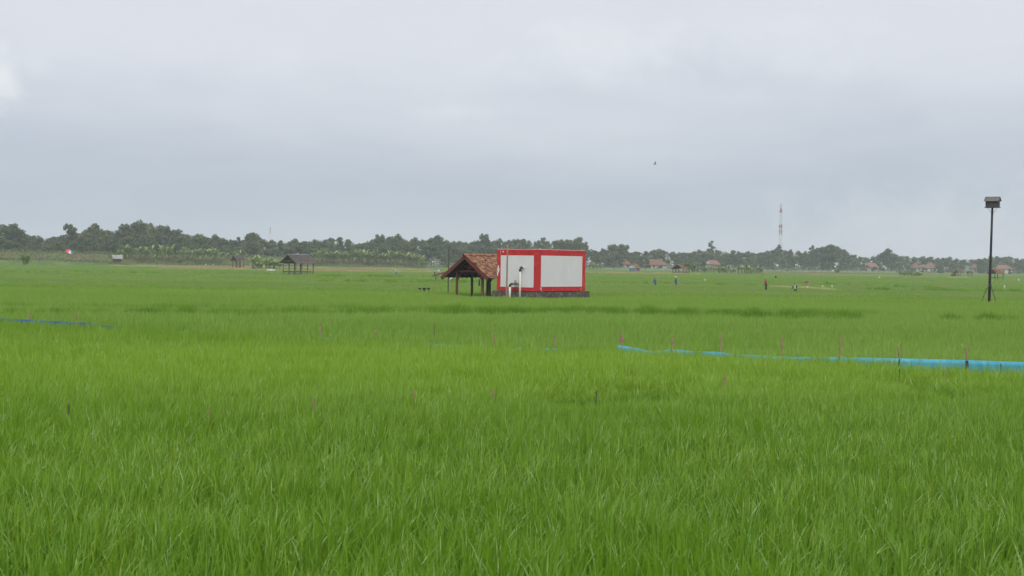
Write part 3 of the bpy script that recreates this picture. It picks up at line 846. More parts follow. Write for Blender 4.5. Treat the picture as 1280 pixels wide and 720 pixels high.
# cloth hanging at the right post
mb = MB(); vs = []
for i in range(7):
    for k in range(6):
        a = i / 6 * 2 * math.pi
        vs.append((0.10 * math.cos(a) * (0.6 + 0.2 * k / 5 + 0.1 * math.sin(k * 2 + i)), 0.10 * math.sin(a) * (0.6 + 0.15 * k), 1.85 - k * 0.11))
mb.add(vs, [(i * 6 + k, i * 6 + 6 + k, i * 6 + 7 + k, i * 6 + 1 + k) for i in range(6) for k in range(5)] + [tuple(i * 6 for i in range(6)), tuple(i * 6 + 5 for i in range(5, -1, -1))])
o = mb.build('hanging_cloth', 'dull_cloth', None, pc + ux * (-0.05) + uy * 0.30)
tag(o, 'dull blue cloth hanging beside the front right post of the tiled pavilion', 'cloth')

# ------------------------------------------------------------------ bird house on its pole
DH = D_of(1236, 377.5)
sc_ = F / DH
bx = X(1236, 375, DH); bz0 = at_z(260, 1238, DH)
bh = empty('bird_house', (bx, DH, 0), 0, 'small grey owl house on a tall black pole braced by two sticks', 'bird house')
lean = X(1239.3, 262, DH) - bx
mb = MB(); mb.smooth = True
mb.tube([(0, 0, 0), (lean * 0.35, 0, 3), (lean * 0.7, 0, 5.8), (lean, 0, bz0)], [0.115, 0.105, 0.095, 0.09], 12); mb.build('pole', 'black_paint', bh)
mb = MB(); mb.tube([(lean * 0.2, 0, 1.80), (lean * 0.21, 0, 1.98)], 0.16, 12); mb.build('collar', 'black_rubber', bh)
for px, py, dy in ((1223.3, 376.5, -0.2), (1245.5, 375.5, -0.1)):
    fx = X(px, py, DH) - bx
    mb = MB(); mb.smooth = True; a = Vector((fx * 1.15, dy, 0)); b = Vector((lean * 0.2 + (0.08 if fx > 0 else -0.08), -0.05, 1.98))
    mb.tube([a.lerp(b, i / 6) + Vector((0.02 * math.sin(i * 2.3), 0, 0)) for i in range(7)], 0.045, 8); mb.build('prop', 'grey_wood', bh)
cx_ = lean + 0.02
HR = R(24)
hb = MB()
Mh = Matrix.Translation((cx_, 0, bz0)) @ Matrix.Rotation(R(-122), 4, 'Z') @ Matrix.Rotation(R(1.5), 4, 'Y')
# floor plate, walls with entrance, gabled roof; local x = gable direction seen to the right
W2, Lh, hw_ = 0.36, 0.50, 0.60
def hv(x, y, z): return Mh @ Vector((x, y, z))
mb = MB(); mb.box(-W2 - 0.07, W2 + 0.07, -Lh - 0.07, Lh + 0.07, 0, 0.05, None, 0.5, Mh); mb.build('floor', 'grey_board', bh)
# long walls
for x in (-W2, W2 - 0.03):
    mb = MB(); mb.box(x, x + 0.03, -Lh + 0.031, Lh - 0.031, 0.052, hw_, None, 0.5, Mh); mb.build('side_wall', 'grey_board', bh)
for y, s in ((-Lh, -1), (Lh - 0.03, 1)):
    mb = MB(); pr = [(-W2, 0.052), (W2, 0.052), (W2, hw_), (0, hw_ + 0.26), (-W2, hw_)]
    vs = [hv(a, y, b) for a, b in pr] + [hv(a, y + 0.03, b) for a, b in pr]
    mb.add(vs, [tuple(range(5)), tuple(range(9, 4, -1))] + [(i, 5 + i, 5 + (i + 1) % 5, (i + 1) % 5) for i in range(5)])
    mb.build('gable_wall', 'grey_board', bh)
mb = MB(); vs = [hv(0.13 * math.cos(t * math.pi / 6), Lh + 0.006, 0.36 + 0.13 * math.sin(t * math.pi / 6)) for t in range(12)]
vs += [hv(0.13 * math.cos(t * math.pi / 6), Lh - 0.02, 0.36 + 0.13 * math.sin(t * math.pi / 6)) for t in range(12)]
mb.add(vs, [tuple(range(12))] + [(i, (i + 1) % 12, 12 + (i + 1) % 12, 12 + i) for i in range(12)]); mb.build('entrance', 'dark_cloth', bh)
for s in (-1, 1):
    mb = MB(); a = (0, hw_ + 0.305); b = (s * (W2 + 0.14), hw_ - 0.055)
    vs = []
    for y in (-Lh - 0.10, Lh + 0.10):
        vs += [hv(a[0], y, a[1]), hv(b[0], y, b[1]), hv(b[0], y, b[1] + 0.03), hv(a[0], y, a[1] + 0.035)]
    mb.add(vs, [(0, 1, 2, 3), (4, 7, 6, 5), (0, 4, 5, 1), (3, 2, 6, 7), (1, 5, 6, 2), (0, 3, 7, 4)]); mb.build('roof_panel', 'grey_sheet', bh)
for s in (-1, 1):
    mb = MB(); mb.tube([(lean, 0, bz0 - 0.55), (cx_ + s * 0.38, 0.0, bz0 - 0.01)], 0.014, 6); mb.build('brace', 'grey_wood', bh)

# ------------------------------------------------------------------ huts, generic
def hut(name, px, D, rz, ln, span, ze, zr, roofmat, postmat, label, zb=0.0, posts=3, bench=None, over=0.35, overx=0.5, ridge=None, rail=False, wall=None, droop=0.0, cat='hut', thick=0.09, group=None, railz=None, pr=0.09):
    """open hut, ridge along local x, centre at the column px"""
    b = spot(px, D, zb)
    r0 = empty(name, b, rz, label, cat, group)
    ze -= zb; zr -= zb
    hl, hs = ln / 2, span / 2
    s_ = (zr - ze) / (hs + over)
    for s in (-1, 1):
        mb = MB(); n = 9; vs = []; m_ = 4
        for i in range(n + 1):
            x = -hl - overx + (ln + 2 * overx) * i / n
            for k in range(m_ + 1):
                t = k / m_; y = s * t * (hs + over)
                z = zr - s_ * abs(y) + droop * (t * t - t) - 0.06 * math.sin(math.pi * i / n) + 0.04 * noise.noise(Vector((x, y * 2, px)))
                if k == m_: z += 0.05 * noise.noise(Vector((x * 3, 1, px)))
                vs.append((x, y, z))
        q = len(vs); vs += [(a, b_, c - thick) for a, b_, c in vs]
        fs = [(i * 5 + k, i * 5 + k + 1, i * 5 + 6 + k, i * 5 + 5 + k) for i in range(n) for k in range(m_)]
        if s == 1: fs = [tuple(reversed(f)) for f in fs]
        fs2 = [tuple(q + v for v in reversed(f)) for f in fs]
        fs3 = [(i * 5 + m_, i * 5 + 5 + m_, q + i * 5 + 5 + m_, q + i * 5 + m_) for i in range(n)]
        fs3 += [(e + k, e + k + 1, q + e + k + 1, q + e + k) for e in (0, n * 5) for k in range(m_)]
        mb.add(vs, fs + fs2 + fs3); mb.build('roof', roofmat, r0)
        # ribs of the roof cover
        mb = MB(); 
        for k in range(1, 6):
            y = s * (hs + over) * (k / 6 + 0.02)
            z = zr - s_ * abs(y) + 0.035 + droop * ((k / 6) ** 2 - k / 6)
            mb.beam((-hl - overx + 0.02, y, z), (hl + overx - 0.02, y, z - 0.01), 0.05, 0.035)
        mb.build('roof_courses', roofmat, r0)['kind'] = 'stuff'
    if ridge:
        mb = MB(); mb.box(-hl - overx + 0.1, hl + overx - 0.1, -0.16, 0.16, zr + 0.005, zr + 0.10); mb.build('ridge_cap', ridge, r0)
    rp = random.Random(int(px))
    for s in (-1, 1):
        for i in range(posts):
            x = -hl + ln * i / (posts - 1) + rp.uniform(-0.05, 0.05)
            mb = MB(); mb.tube([(x, s * hs, 0), (x + rp.uniform(-0.05, 0.05), s * hs, ze + s_ * over - 0.06)], pr, 7); mb.build('post', postmat, r0)
        mb = MB(); mb.beam((-hl - 0.1, s * hs, ze + s_ * over - 0.12), (hl + 0.1, s * hs, ze + s_ * over - 0.12), 0.1, 0.12); mb.build('beam', postmat, r0)
    for x in (-hl, hl):
        mb = MB(); mb.beam((x, -hs, ze + s_ * over - 0.02), (x, hs, ze + s_ * over - 0.02), 0.09, 0.11); mb.build('beam', postmat, r0)
        mb = MB(); mb.beam((x, 0, ze + 0.2), (x, 0, zr - 0.12), 0.09, 0.09); mb.build('king_post', postmat, r0)
    if bench:
        mb = MB(); mb.box(-hl + 0.05, hl * bench[1], -hs + 0.1, hs - 0.1, bench[0], bench[0] + 0.16); mb.build('bench', 'dark_wood', r0)
    if railz:
        for z in railz:
            mb = MB(); mb.beam((-hl, -hs - 0.02, z), (hl * 0.5, -hs - 0.02, z), 0.05, 0.08); mb.build('rail', 'grey_wood', r0)
            mb = MB(); mb.beam((-hl - 0.02, -hs, z + 0.1), (-hl - 0.02, hs, z + 0.1), 0.05, 0.08); mb.build('rail', 'grey_wood', r0)
    if wall:
        mb = MB(); mb.box(-hl + 0.12, hl - 0.12, -hs + 0.12, hs - 0.12, 0.0, ze * 0.98); mb.build('wall', wall, r0)
    return r0
D1_ = D_of(373, 342.5)
hut('field_hut', 372.5, D1_ + 1, R(46), 4.1, 4.0, at_z(328.6, 373, D1_), at_z(318.4, 373, D1_), 'grey_roof', 'grey_wood',
    'open hut with dark grey roof and bench, nearest hut left of the pavilion', posts=4, bench=(0.90, 0.95), ridge='pale_sheet', railz=(0.75, 1.45), over=0.62, overx=0.5, pr=0.11)
BOXES.append(((spot(372.5, D1_ + 1).x, D1_ + 1), R(46), -2.0, 2.0, -2.0, 2.0))
D2_ = 400
hut('field_hut', 297.5, D2_, R(44), 2.4, 2.3, at_z(325.3, 297, D2_), at_z(319.3, 297, D2_), 'grey_roof', 'dark_wood',
    'tiny grey roofed hut before the banana row, left of the bigger grey hut', zb=0, bench=(1.1, 1.0), over=0.45, posts=3)
D3_ = 432
hut('field_hut', 146, D3_, R(28), 2.2, 1.7, at_z(323.0, 146, D3_), at_z(318.6, 146, D3_), 'pale_sheet', 'dark_wood',
    'tiny hut with whitish roof on the bank at far left', zb=1.6, wall='dark_wood', over=0.4, posts=2)
D4_ = D_of(851, 342)
hut('field_hut', 851, D4_, R(48), 3.3, 4.0, at_z(336.2, 851, D4_), at_z(330.6, 851, D4_), 'far_tile', 'dark_wood',
    'open hut with faded orange tile roof beside a small yellow green tree', bench=(0.9, 0.9), over=0.6, posts=3, pr=0.12)
D5_ = D_of(1245, 348.5)
hut('field_hut', 1245, D5_, R(38), 2.8, 2.6, at_z(342.0, 1245, D5_), at_z(336.6, 1245, D5_), 'far_tile', 'dark_wood',
    'open hut with orange tile roof right behind the bird house pole', bench=(0.85, 0.9), over=0.55, posts=2, pr=0.11)
D6_ = 540
hut('field_hut', 1197.5, D6_, R(20), 1.5, 1.3, at_z(340.6, 1197, D6_), at_z(337.2, 1197, D6_), 'far_tile_old', 'dark_wood',
    'tiny brown roofed hut with a bush at its left, left of the bird house pole', posts=2, over=0.35, overx=0.3)
hut('field_hut', 1212, 560, R(10), 1.6, 1.0, at_z(341.2, 1212, 560), at_z(338.8, 1212, 560), 'grey_roof', 'dark_wood',
    'low dark lean shelter between the tiny brown hut and the bird house pole', posts=2, over=0.2, overx=0.2)
D7_ = 560
kz = at_z(334.6, 792, D7_)
k_ = hut('kiosk', 792.5, D7_, R(58), 3.6, 3.2, kz, at_z(329.4, 792, D7_), 'far_tile', 'pale_sheet',
    'small blue walled kiosk with white gable and orange roof near the tree line', posts=2, over=0.5, overx=0.35, cat='kiosk')
mb = MB(); mb.box(-1.75, 1.75, -1.55, 1.55, 0.0, kz + 0.1); mb.build('wall', 'blue_wall', k_)
mb = MB(); mb.add([(-1.84, -2.05, kz - 0.1), (-1.84, 2.05, kz - 0.1), (-1.84, 0.8, kz + 1.2), (-1.84, -0.8, kz + 1.2), (-1.78, -2.05, kz - 0.1), (-1.78, 2.05, kz - 0.1), (-1.78, 0.8, kz + 1.2), (-1.78, -0.8, kz + 1.2)],
                  [(0, 3, 2, 1), (4, 5, 6, 7), (0, 1, 5, 4), (1, 2, 6, 5), (2, 3, 7, 6), (3, 0, 4, 7)]); mb.build('gable', 'house_wall', k_)
mb = MB(); mb.box(-0.6, 0.5, -1.62, -1.56, 0.2, kz - 0.1); mb.build('door', 'red_door', k_)

# small shelter with plank roof, left of the pavilion
Ds_ = D_of(548, 350)
sh = empty('plank_shelter', spot(549, Ds_), R(20), 'low shelter with a dark tilted plank roof left of the tall dark pole', 'shelter')
mb = MB(); mb.beam((-0.9, 0, at_z(344.5, 549, Ds_)), (0.95, 0, at_z(340.0, 549, Ds_)), 1.1, 0.12); mb.build('roof', 'dark_wood', sh)
for x, y in ((-0.45, -0.4), (0.6, -0.4), (-0.45, 0.4), (0.6, 0.4)):
    mb = MB(); mb.tube([(x, y, 0), (x, y, at_z(342.9, 549, Ds_) + 0.24 * x)], 0.055, 8); mb.build('post', 'grey_wood', sh)

# houses by the trees
def house(px, D, rz, ln, span, ze, zr, label, hip=True, wallmat='house_wall', roofmat='far_tile'):
    r0 = empty('house', spot(px, D), rz, label, 'house')
    hl, hs = ln / 2, span / 2
    mb = MB(); mb.box(-hl, hl, -hs, hs, 0, ze); mb.build('wall', wallmat, r0)
    e = 0.8; s_ = (zr - ze) / hs
    rx = max(0.3, hl - hs * 0.95) if hip else hl + 0.5
    z0 = ze - s_ * e * 0.6
    vs = [(-hl - e, -hs - e, z0), (hl + e, -hs - e, z0), (hl + e, hs + e, z0), (-hl - e, hs + e, z0), (-rx, 0, zr), (rx, 0, zr)]
    if not hip: vs[0] = (-hl - .5, -hs - e, z0); vs[1] = (hl + .5, -hs - e, z0); vs[2] = (hl + .5, hs + e, z0); vs[3] = (-hl - .5, hs + e, z0)
    q = [(x, y, z - 0.25) for x, y, z in vs[:4]]
    mb = MB()
    mb.add(vs + q, [(0, 1, 5, 4), (2, 3, 4, 5)] + [(1, 2, 5), (3, 0, 4)] + [(0, 6, 7, 1), (1, 7, 8, 2), (2, 8, 9, 3), (3, 9, 6, 0), (6, 9, 8, 7)])
    mb.build('roof', roofmat, r0)
    if not hip:
        for x in (-hl - 0.52, hl + 0.47):
            mb = MB(); mb.add([(x, -hs - .2, z0 + .3), (x, hs + .2, z0 + .3), (x, 0, zr - 0.3), (x + .05, -hs - .2, z0 + .3), (x + .05, hs + .2, z0 + .3), (x + .05, 0, zr - 0.3)],
                              [(0, 2, 1), (3, 4, 5), (0, 1, 4, 3), (1, 2, 5, 4), (2, 0, 3, 5)]); mb.build('gable', wallmat, r0)
    for k in range(3):
        x = -hl * 0.6 + k * hl * 0.6
        mb = MB(); mb.box(x - 0.55, x + 0.55, -hs - 0.06, -hs + 0.02, 0.9, ze - 0.5); f = mb.build('window', 'house_wall', r0)
        mb = MB(); mb.box(x - 0.45, x + 0.45, -hs - 0.075, -hs - 0.061, 1.0, ze - 0.6); mb.build('pane', 'dark_glass', f)
    return r0
def hz_(py, px, D): return at_z(py, px, D)
house(818, 770, R(-12), 14, 8, hz_(330.4, 818, 770), hz_(324.2, 818, 770), 'white house with long red hipped roof right of the blue kiosk')
house(776, 780, R(5), 10, 7, hz_(329.4, 776, 780), hz_(323.2, 776, 780), 'white house with red roof half hidden by trees left of the blue kiosk')
house(890, 800, R(40), 6, 5.6, hz_(329.8, 890, 800), hz_(325.2, 890, 800), 'small gabled white house above the banana trees right of the tiled hut', hip=False)
house(1087, 900, R(35), 8, 7, hz_(333.6, 1087, 900), hz_(328.6, 1087, 900), 'white gabled house with red roof right of the big round tree', hip=False)
house(1145, 1000, R(8), 9, 9, hz_(334.0, 1145, 1000), hz_(327.7, 1145, 1000), 'left one of two adjoining red pyramid roofed houses')
house(1162, 985, R(-8), 10, 9, hz_(334.4, 1162, 985), hz_(328.0, 1162, 985), 'right one of two adjoining red pyramid roofed houses')
house(1217, 960, R(15), 4, 4, hz_(334.0, 1217, 960), hz_(330.0, 1217, 960), 'tiny orange roof peeking from trees left of the bird house pole')
house(1252.5, 940, R(-6), 12.4, 7, hz_(335.6, 1252, 940), hz_(331.2, 1252, 940), 'long red roofed white house at far right behind the tiled hut')

# ------------------------------------------------------------------ lattice tower and mast
DT = 1350
tw = empty('lattice_tower', spot(974.5, DT), 0, 'tall red and white lattice mast rising above the trees', 'tower')
tz = lambda py: at_z(py, 974, DT)
def tower_w(z): return 1.6 - 0.95 * min(z / tz(262), 1)
levels = [0, 9, 18] + [tz(y) for y in (310, 302, 294, 287, 280, 273, 266, 260, 254)]
cols_ = ['tower_white', 'tower_red', 'tower_white', 'tower_white', 'tower_white', 'tower_red', 'tower_red', 'tower_white', 'tower_white', 'tower_red', 'tower_white']
for i in range(len(levels) - 1):
    z0, z1 = levels[i], levels[i + 1]; a, b = tower_w(z0), tower_w(z1)
    mb = MB()
    cs = [(-1, -1), (1, -1), (1, 1), (-1, 1)]
    for k in range(4):
        c, d = cs[k], cs[(k + 1) % 4]
        mb.tube([(c[0] * a, c[1] * a, z0), (c[0] * b, c[1] * b, z1)], 0.13, 4)
        mb.tube([(c[0] * a, c[1] * a, z0), (d[0] * b, d[1] * b, z1)], 0.07, 4)
        mb.tube([(d[0] * a, d[1] * a, z0), (c[0] * b, c[1] * b, z1)], 0.07, 4)
        mb.tube([(c[0] * b, c[1] * b, z1), (d[0] * b, d[1] * b, z1)], 0.07, 4)
    mb.build('lattice_section', cols_[i], tw)
for py, nn, mt in ((258, 3, 'tower_white'), (264, 3, 'tower_red'), (283, 3, 'tower_red'), (289, 2, 'tower_red')):
    for k in range(nn):
        a = 2 * math.pi * k / nn + 0.4; rr = 1.1 if py < 270 else 1.6
        mb = MB(); mb.box(rr * math.cos(a) - 0.3, rr * math.cos(a) + 0.3, rr * math.sin(a) - 0.2, rr * math.sin(a) + 0.2, tz(py) - 1.3, tz(py) + 1.3); mb.build('antenna', mt, tw)
mb = MB(); mb.tube([(0, 0, tz(254)), (0, 0, tz(251))], 0.12, 6); mb.build('lightning_rod', 'tower_white', tw)
D = 760
ms = empty('radio_mast', spot(337, D), 0, 'thin red and white mast above the trees left of the grey hut', 'mast')
zt = at_z(284, 337, D)
for i in range(6):
    mb = MB(); mb.tube([(0, 0, zt * i / 6), (0, 0, zt * (i + 1) / 6)], 0.13, 6); mb.build('mast_section', 'tower_red' if i % 2 else 'tower_white', ms)
mb = MB(); mb.tube([(-0.7, 0, zt - 0.3), (0.7, 0, zt - 0.3)], 0.08, 6); mb.build('crossbar', 'tower_white', ms)

# ------------------------------------------------------------------ people
def person(px, D, H_, rz, label, shirt, trousers, zb=0.0, bend=0.0, stride=0.0, arm=(0.3, 0.3), hat=None, sleeve=None, hairm='hair', knee=0.0, armout=0.12):
    r0 = empty('person', spot(px, D, zb), rz, label, 'person')
    k = H_ / 1.65
    hipz = 0.86 - knee * 0.25
    J = {}; Rr = {}; E = []
    def j(n, p, r, par=None, kind='shirt'):
        J[n] = Vector(p) * k; Rr[n] = (r * k, r * k) if not isinstance(r, tuple) else (r[0] * k, r[1] * k)
        if par: E.append((par, n, kind))
    cb, sb = math.cos(bend), math.sin(bend)
    def up(x, y, z):                               # torso frame bent forward (+y) about the hips
        return (x, y * cb + z * sb, hipz + z * cb - y * sb)
    j('pelvis', (0, 0, hipz), (0.175, 0.14))
    j('waist', up(0, 0, 0.16), (0.165, 0.13), 'pelvis'); j('chest', up(0, 0, 0.36), (0.175, 0.13), 'waist')
    j('neck0', up(0, 0, 0.50), 0.06, 'chest'); j('neck', up(0, 0.015, 0.565), 0.052, 'neck0', 'skin')
    hb_ = 0.35 * bend                              # head looks down less than the back
    j('jaw', up(0, 0.035, 0.62), 0.07, 'neck', 'skin'); j('head', up(0, 0.02, 0.69), 0.095, 'jaw', 'skin')
    j('crown', up(0, 0.01, 0.755), 0.07, 'head', 'hair')
    j('nose', up(0, 0.135, 0.665), 0.014, 'head', 'skin')
    for s, n in ((-1, 'l'), (1, 'r')):
        fw = arm[0 if s < 0 else 1]
        sh_ = Vector(up(s * 0.17, 0, 0.45)); J['sh' + n] = sh_ * k; Rr['sh' + n] = (0.078 * k,) * 2; E.append(('chest', 'sh' + n, 'shirt'))
        d1 = Vector((s * armout, math.sin(fw), -math.cos(fw))).normalized()
        d2 = Vector((s * armout * 0.3, math.sin(fw + 0.45), -math.cos(fw + 0.45))).normalized()
        el_ = sh_ + d1 * 0.28; wr = el_ + d2 * 0.25
        J['el' + n] = el_ * k; Rr['el' + n] = (0.060 * k,) * 2; E.append(('sh' + n, 'el' + n, 'sleeve'))
        J['wr' + n] = wr * k; Rr['wr' + n] = (0.029 * k,) * 2; E.append(('el' + n, 'wr' + n, 'sleeve'))
        pm = wr + d2 * 0.07; J['pm' + n] = pm * k; Rr['pm' + n] = (0.038 * k, 0.02 * k); E.append(('wr' + n, 'pm' + n, 'skin'))
        sd = Vector((0, d2.z, -d2.y)).normalized()
        for q, (off, ln_) in enumerate(((-0.03, 0.065), (-0.01, 0.08), (0.01, 0.075), (0.03, 0.058))):
            t1 = pm + sd * off + d2 * ln_ * 0.6; t2 = t1 + (d2 + Vector((-s * 0.5, 0, 0))).normalized() * ln_ * 0.5
            J['f%d%s' % (q, n)] = t1 * k; Rr['f%d%s' % (q, n)] = (0.009 * k,) * 2; E.append(('pm' + n, 'f%d%s' % (q, n), 'skin'))
            J['g%d%s' % (q, n)] = t2 * k; Rr['g%d%s' % (q, n)] = (0.008 * k,) * 2; E.append(('f%d%s' % (q, n), 'g%d%s' % (q, n), 'skin'))
        th = wr + d2 * 0.04 + sd * 0.045 + d2 * 0.03; J['th' + n] = th * k; Rr['th' + n] = (0.010 * k,) * 2; E.append(('wr' + n, 'th' + n, 'skin'))
        st = stride * s
        hp = Vector((s * 0.09, 0, hipz - 0.04)); kn = Vector((s * 0.10, 0.42 * math.sin(st) + 0.20 * knee, hipz - 0.04 - 0.40 * math.cos(st) + 0.02 * knee))
        an = Vector((s * 0.10, 0.72 * math.sin(st) - 0.02, 0.075)); toe = an + Vector((0.01 * s, 0.15, -0.04))
        for nm, p_, rr_, par, kd in (('hp', hp, (0.115, 0.105), 'pelvis', 'trousers'), ('kn', kn, (0.085, 0.085), None, 'trousers'), ('an', an, (0.062, 0.062), None, 'trousers'), ('toe', toe, (0.03, 0.025), None, 'skin')):
            J[nm + n] = p_ * k; Rr[nm + n] = (rr_[0] * k, rr_[1] * k)
            E.append(({'hp': 'pelvis', 'kn': 'hp' + n, 'an': 'kn' + n, 'toe': 'an' + n}[nm], nm + n, kd))
    names = list(J); idx = {n: i for i, n in enumerate(names)}
    me = bpy.data.meshes.new('skeleton'); me.from_pydata([J[n] for n in names], [(idx[a], idx[b]) for a, b, _ in E], [])
    tmp = bpy.data.objects.new('skeleton', me); C.objects.link(tmp)
    tmp.modifiers.new('s', 'SKIN'); sub = tmp.modifiers.new('u', 'SUBSURF'); sub.levels = 1; sub.render_levels = 1
    for i, n in enumerate(names):
        v = me.skin_vertices[0].data[i]; v.radius = Rr[n]; v.use_root = (n == 'pelvis')
    dg = bpy.context.evaluated_depsgraph_get()
    body = bpy.data.meshes.new_from_object(tmp.evaluated_get(dg))
    bpy.data.objects.remove(tmp)
    ml = {'shirt': shirt, 'sleeve': sleeve or shirt, 'trousers': trousers, 'skin': 'skin', 'hair': hairm}
    order = []
    body.materials.clear()
    for kd in ml:
        body.materials.append(MATS[ml[kd]]); order.append(kd)
    segs = [(J[a], J[b], kd) for a, b, kd in E]
    for f in body.polygons:
        c = f.center; best, bk = 1e9, 'shirt'
        for a, b, kd in segs:
            ab = b - a; t = max(0, min(1, (c - a).dot(ab) / max(ab.length_squared, 1e-9)))
            d = (c - (a + ab * t)).length
            if d < best: best, bk = d, kd
        if bk == 'skin' and (c - J['head']).length < 0.16 * k:      # hair on top and back of the head
            q = c - J['head']; back = Vector((0, -cb, sb)).normalized(); top = Vector((0, sb, cb))
            if q.dot(top) > 0.045 * k or (q.dot(back) > 0.02 * k and q.dot(top) > -0.05 * k): bk = 'hair'
        f.material_index = order.index(bk); f.use_smooth = True
    o = bpy.data.objects.new('body', body); C.objects.link(o); o.parent = r0
    hd = J['crown']; ax = (J['crown'] - J['jaw']).normalized()
    if hat:
        mb = MB(); mb.smooth = True; n = 20
        kind, hm = hat
        prof = {'cone': ((0.27, -0.05), (0.20, 0.005), (0.10, 0.085), (0.02, 0.14)), 'round': ((0.20, -0.03), (0.13, 0.0), (0.11, 0.06), (0.06, 0.10)),
                'cap': ((0.115, -0.02), (0.112, 0.02), (0.08, 0.07), (0.02, 0.085))}[kind]
        u_ = ax.orthogonal().normalized(); v_ = ax.cross(u_)
        vs = [hd + ax * (z * k) + (u_ * math.cos(2 * math.pi * i / n) + v_ * math.sin(2 * math.pi * i / n)) * rr * k for rr, z in prof for i in range(n)]
        m_ = len(prof)
        mb.add(vs, [(a * n + i, a * n + (i + 1) % n, (a + 1) * n + (i + 1) % n, (a + 1) * n + i) for a in range(m_ - 1) for i in range(n)] + [tuple((m_ - 1) * n + i for i in range(n))])
        ho = mb.build('hat', hm, r0); s_ = ho.modifiers.new('thick', 'SOLIDIFY'); s_.thickness = 0.012
    return r0

BK = math.pi / 2
person(819.2, D_of(819, 355.3), 1.52, R(70), 'farmer with black hair and dark blue long shirt, no hat, in the rice', 'blue_cloth', 'blue_cloth', bend=0.22, arm=(0.25, 0.0), armout=0.18)
person(845.2, D_of(845, 355.3), 1.62, R(75), 'farmer in dark blue wearing a wide straw cone hat in the rice', 'blue_cloth', 'blue_cloth', bend=0.10, arm=(0.2, 0.1), hat=('cone', 'straw'))
person(957.5, D_of(957, 361, 0.60), 1.66, R(60), 'farmer in rust red shirt and pale cap walking in dark trousers', 'rust_cloth', 'dark_cloth', zb=0.25, bend=0.08, stride=0.16, arm=(0.15, -0.1), hat=('cap', 'straw'))
person(994.3, D_of(994, 362.8), 1.60, R(150), 'bareheaded farmer in white top with dark sleeves crouching in the rice', 'white_cloth', 'dark_cloth', bend=0.35, arm=(0.4, 0.3), sleeve='dark_cloth', knee=0.5, armout=0.3)
person(495.0, D_of(494, 342.5), 1.60, R(80), 'farmer in white hat and light blue shirt far out in the left field', 'sky_cloth', 'blue_cloth', bend=0.35, arm=(0.5, 0.4), hat=('round', 'white_cloth'))
person(543.2, 290, 1.50, R(-60), 'farmer with pink headcloth and light blue shirt behind the plank shelter', 'sky_cloth', 'dark_cloth', bend=0.4, arm=(0.7, 0.4), hat=('round', 'pink_cloth'), zb=0.25)
person(548.6, 290, 1.62, R(60), 'farmer in blue hat and white shirt behind the plank shelter', 'white_cloth', 'pink_cloth', bend=0.3, arm=(0.7, 0.4), hat=('round', 'sky_cloth'), zb=0.25)
person(566.0, 205, 1.45, R(80), 'farmer in white shirt bending low between the dark pole and the pavilion', 'white_cloth', 'dark_cloth', bend=1.35, arm=(0.2, 0.3), hat=('round', 'white_cloth'), knee=0.3)
person(53.0, 434, 1.85, R(75), 'stooping farmer in grey blue clothes and white hat on the left bank', 'slate_cloth', 'slate_cloth', zb=1.85, bend=0.95, arm=(0.3, 0.5), hat=('round', 'white_cloth'), armout=0.2)

# ------------------------------------------------------------------ parasol on the bank
D = 448
um = empty('parasol', spot(86, D, 2.6), 0, 'tilted red white and blue parasol on the bank at far left', 'parasol')
ax = Vector((0.45, -0.35, 1)).normalized(); u_ = ax.orthogonal().normalized(); v_ = ax.cross(u_)
top = Vector((0.2, 0, 2.3))
mb = MB(); mb.tube([(0, 0, 0), top], 0.04, 8); mb.build('pole', 'grey_wood', um)
for i in range(8):
    mb = MB(); vs = []
    for rr, z in ((0.0, 0.4), (0.7, 0.28), (1.15, 0.10), (1.35, -0.08)):
        for k in range(3):
            th = 2 * math.pi * (i + k / 2) / 8
            vs.append(top + ax * z + (u_ * math.cos(th) + v_ * math.sin(th)) * rr)
    mb.add(vs, [(a * 3 + k, a * 3 + k + 1, a * 3 + 4 + k, a * 3 + 3 + k) for a in range(3) for k in range(2)])
    d = (vs[-2] - top).x
    o = mb.build('canopy_panel', 'umbrella_red' if d < -0.5 else ('umbrella_blue' if d > 0.4 else 'white_cloth'), um)
    s_ = o.modifiers.new('thick', 'SOLIDIFY'); s_.thickness = 0.02

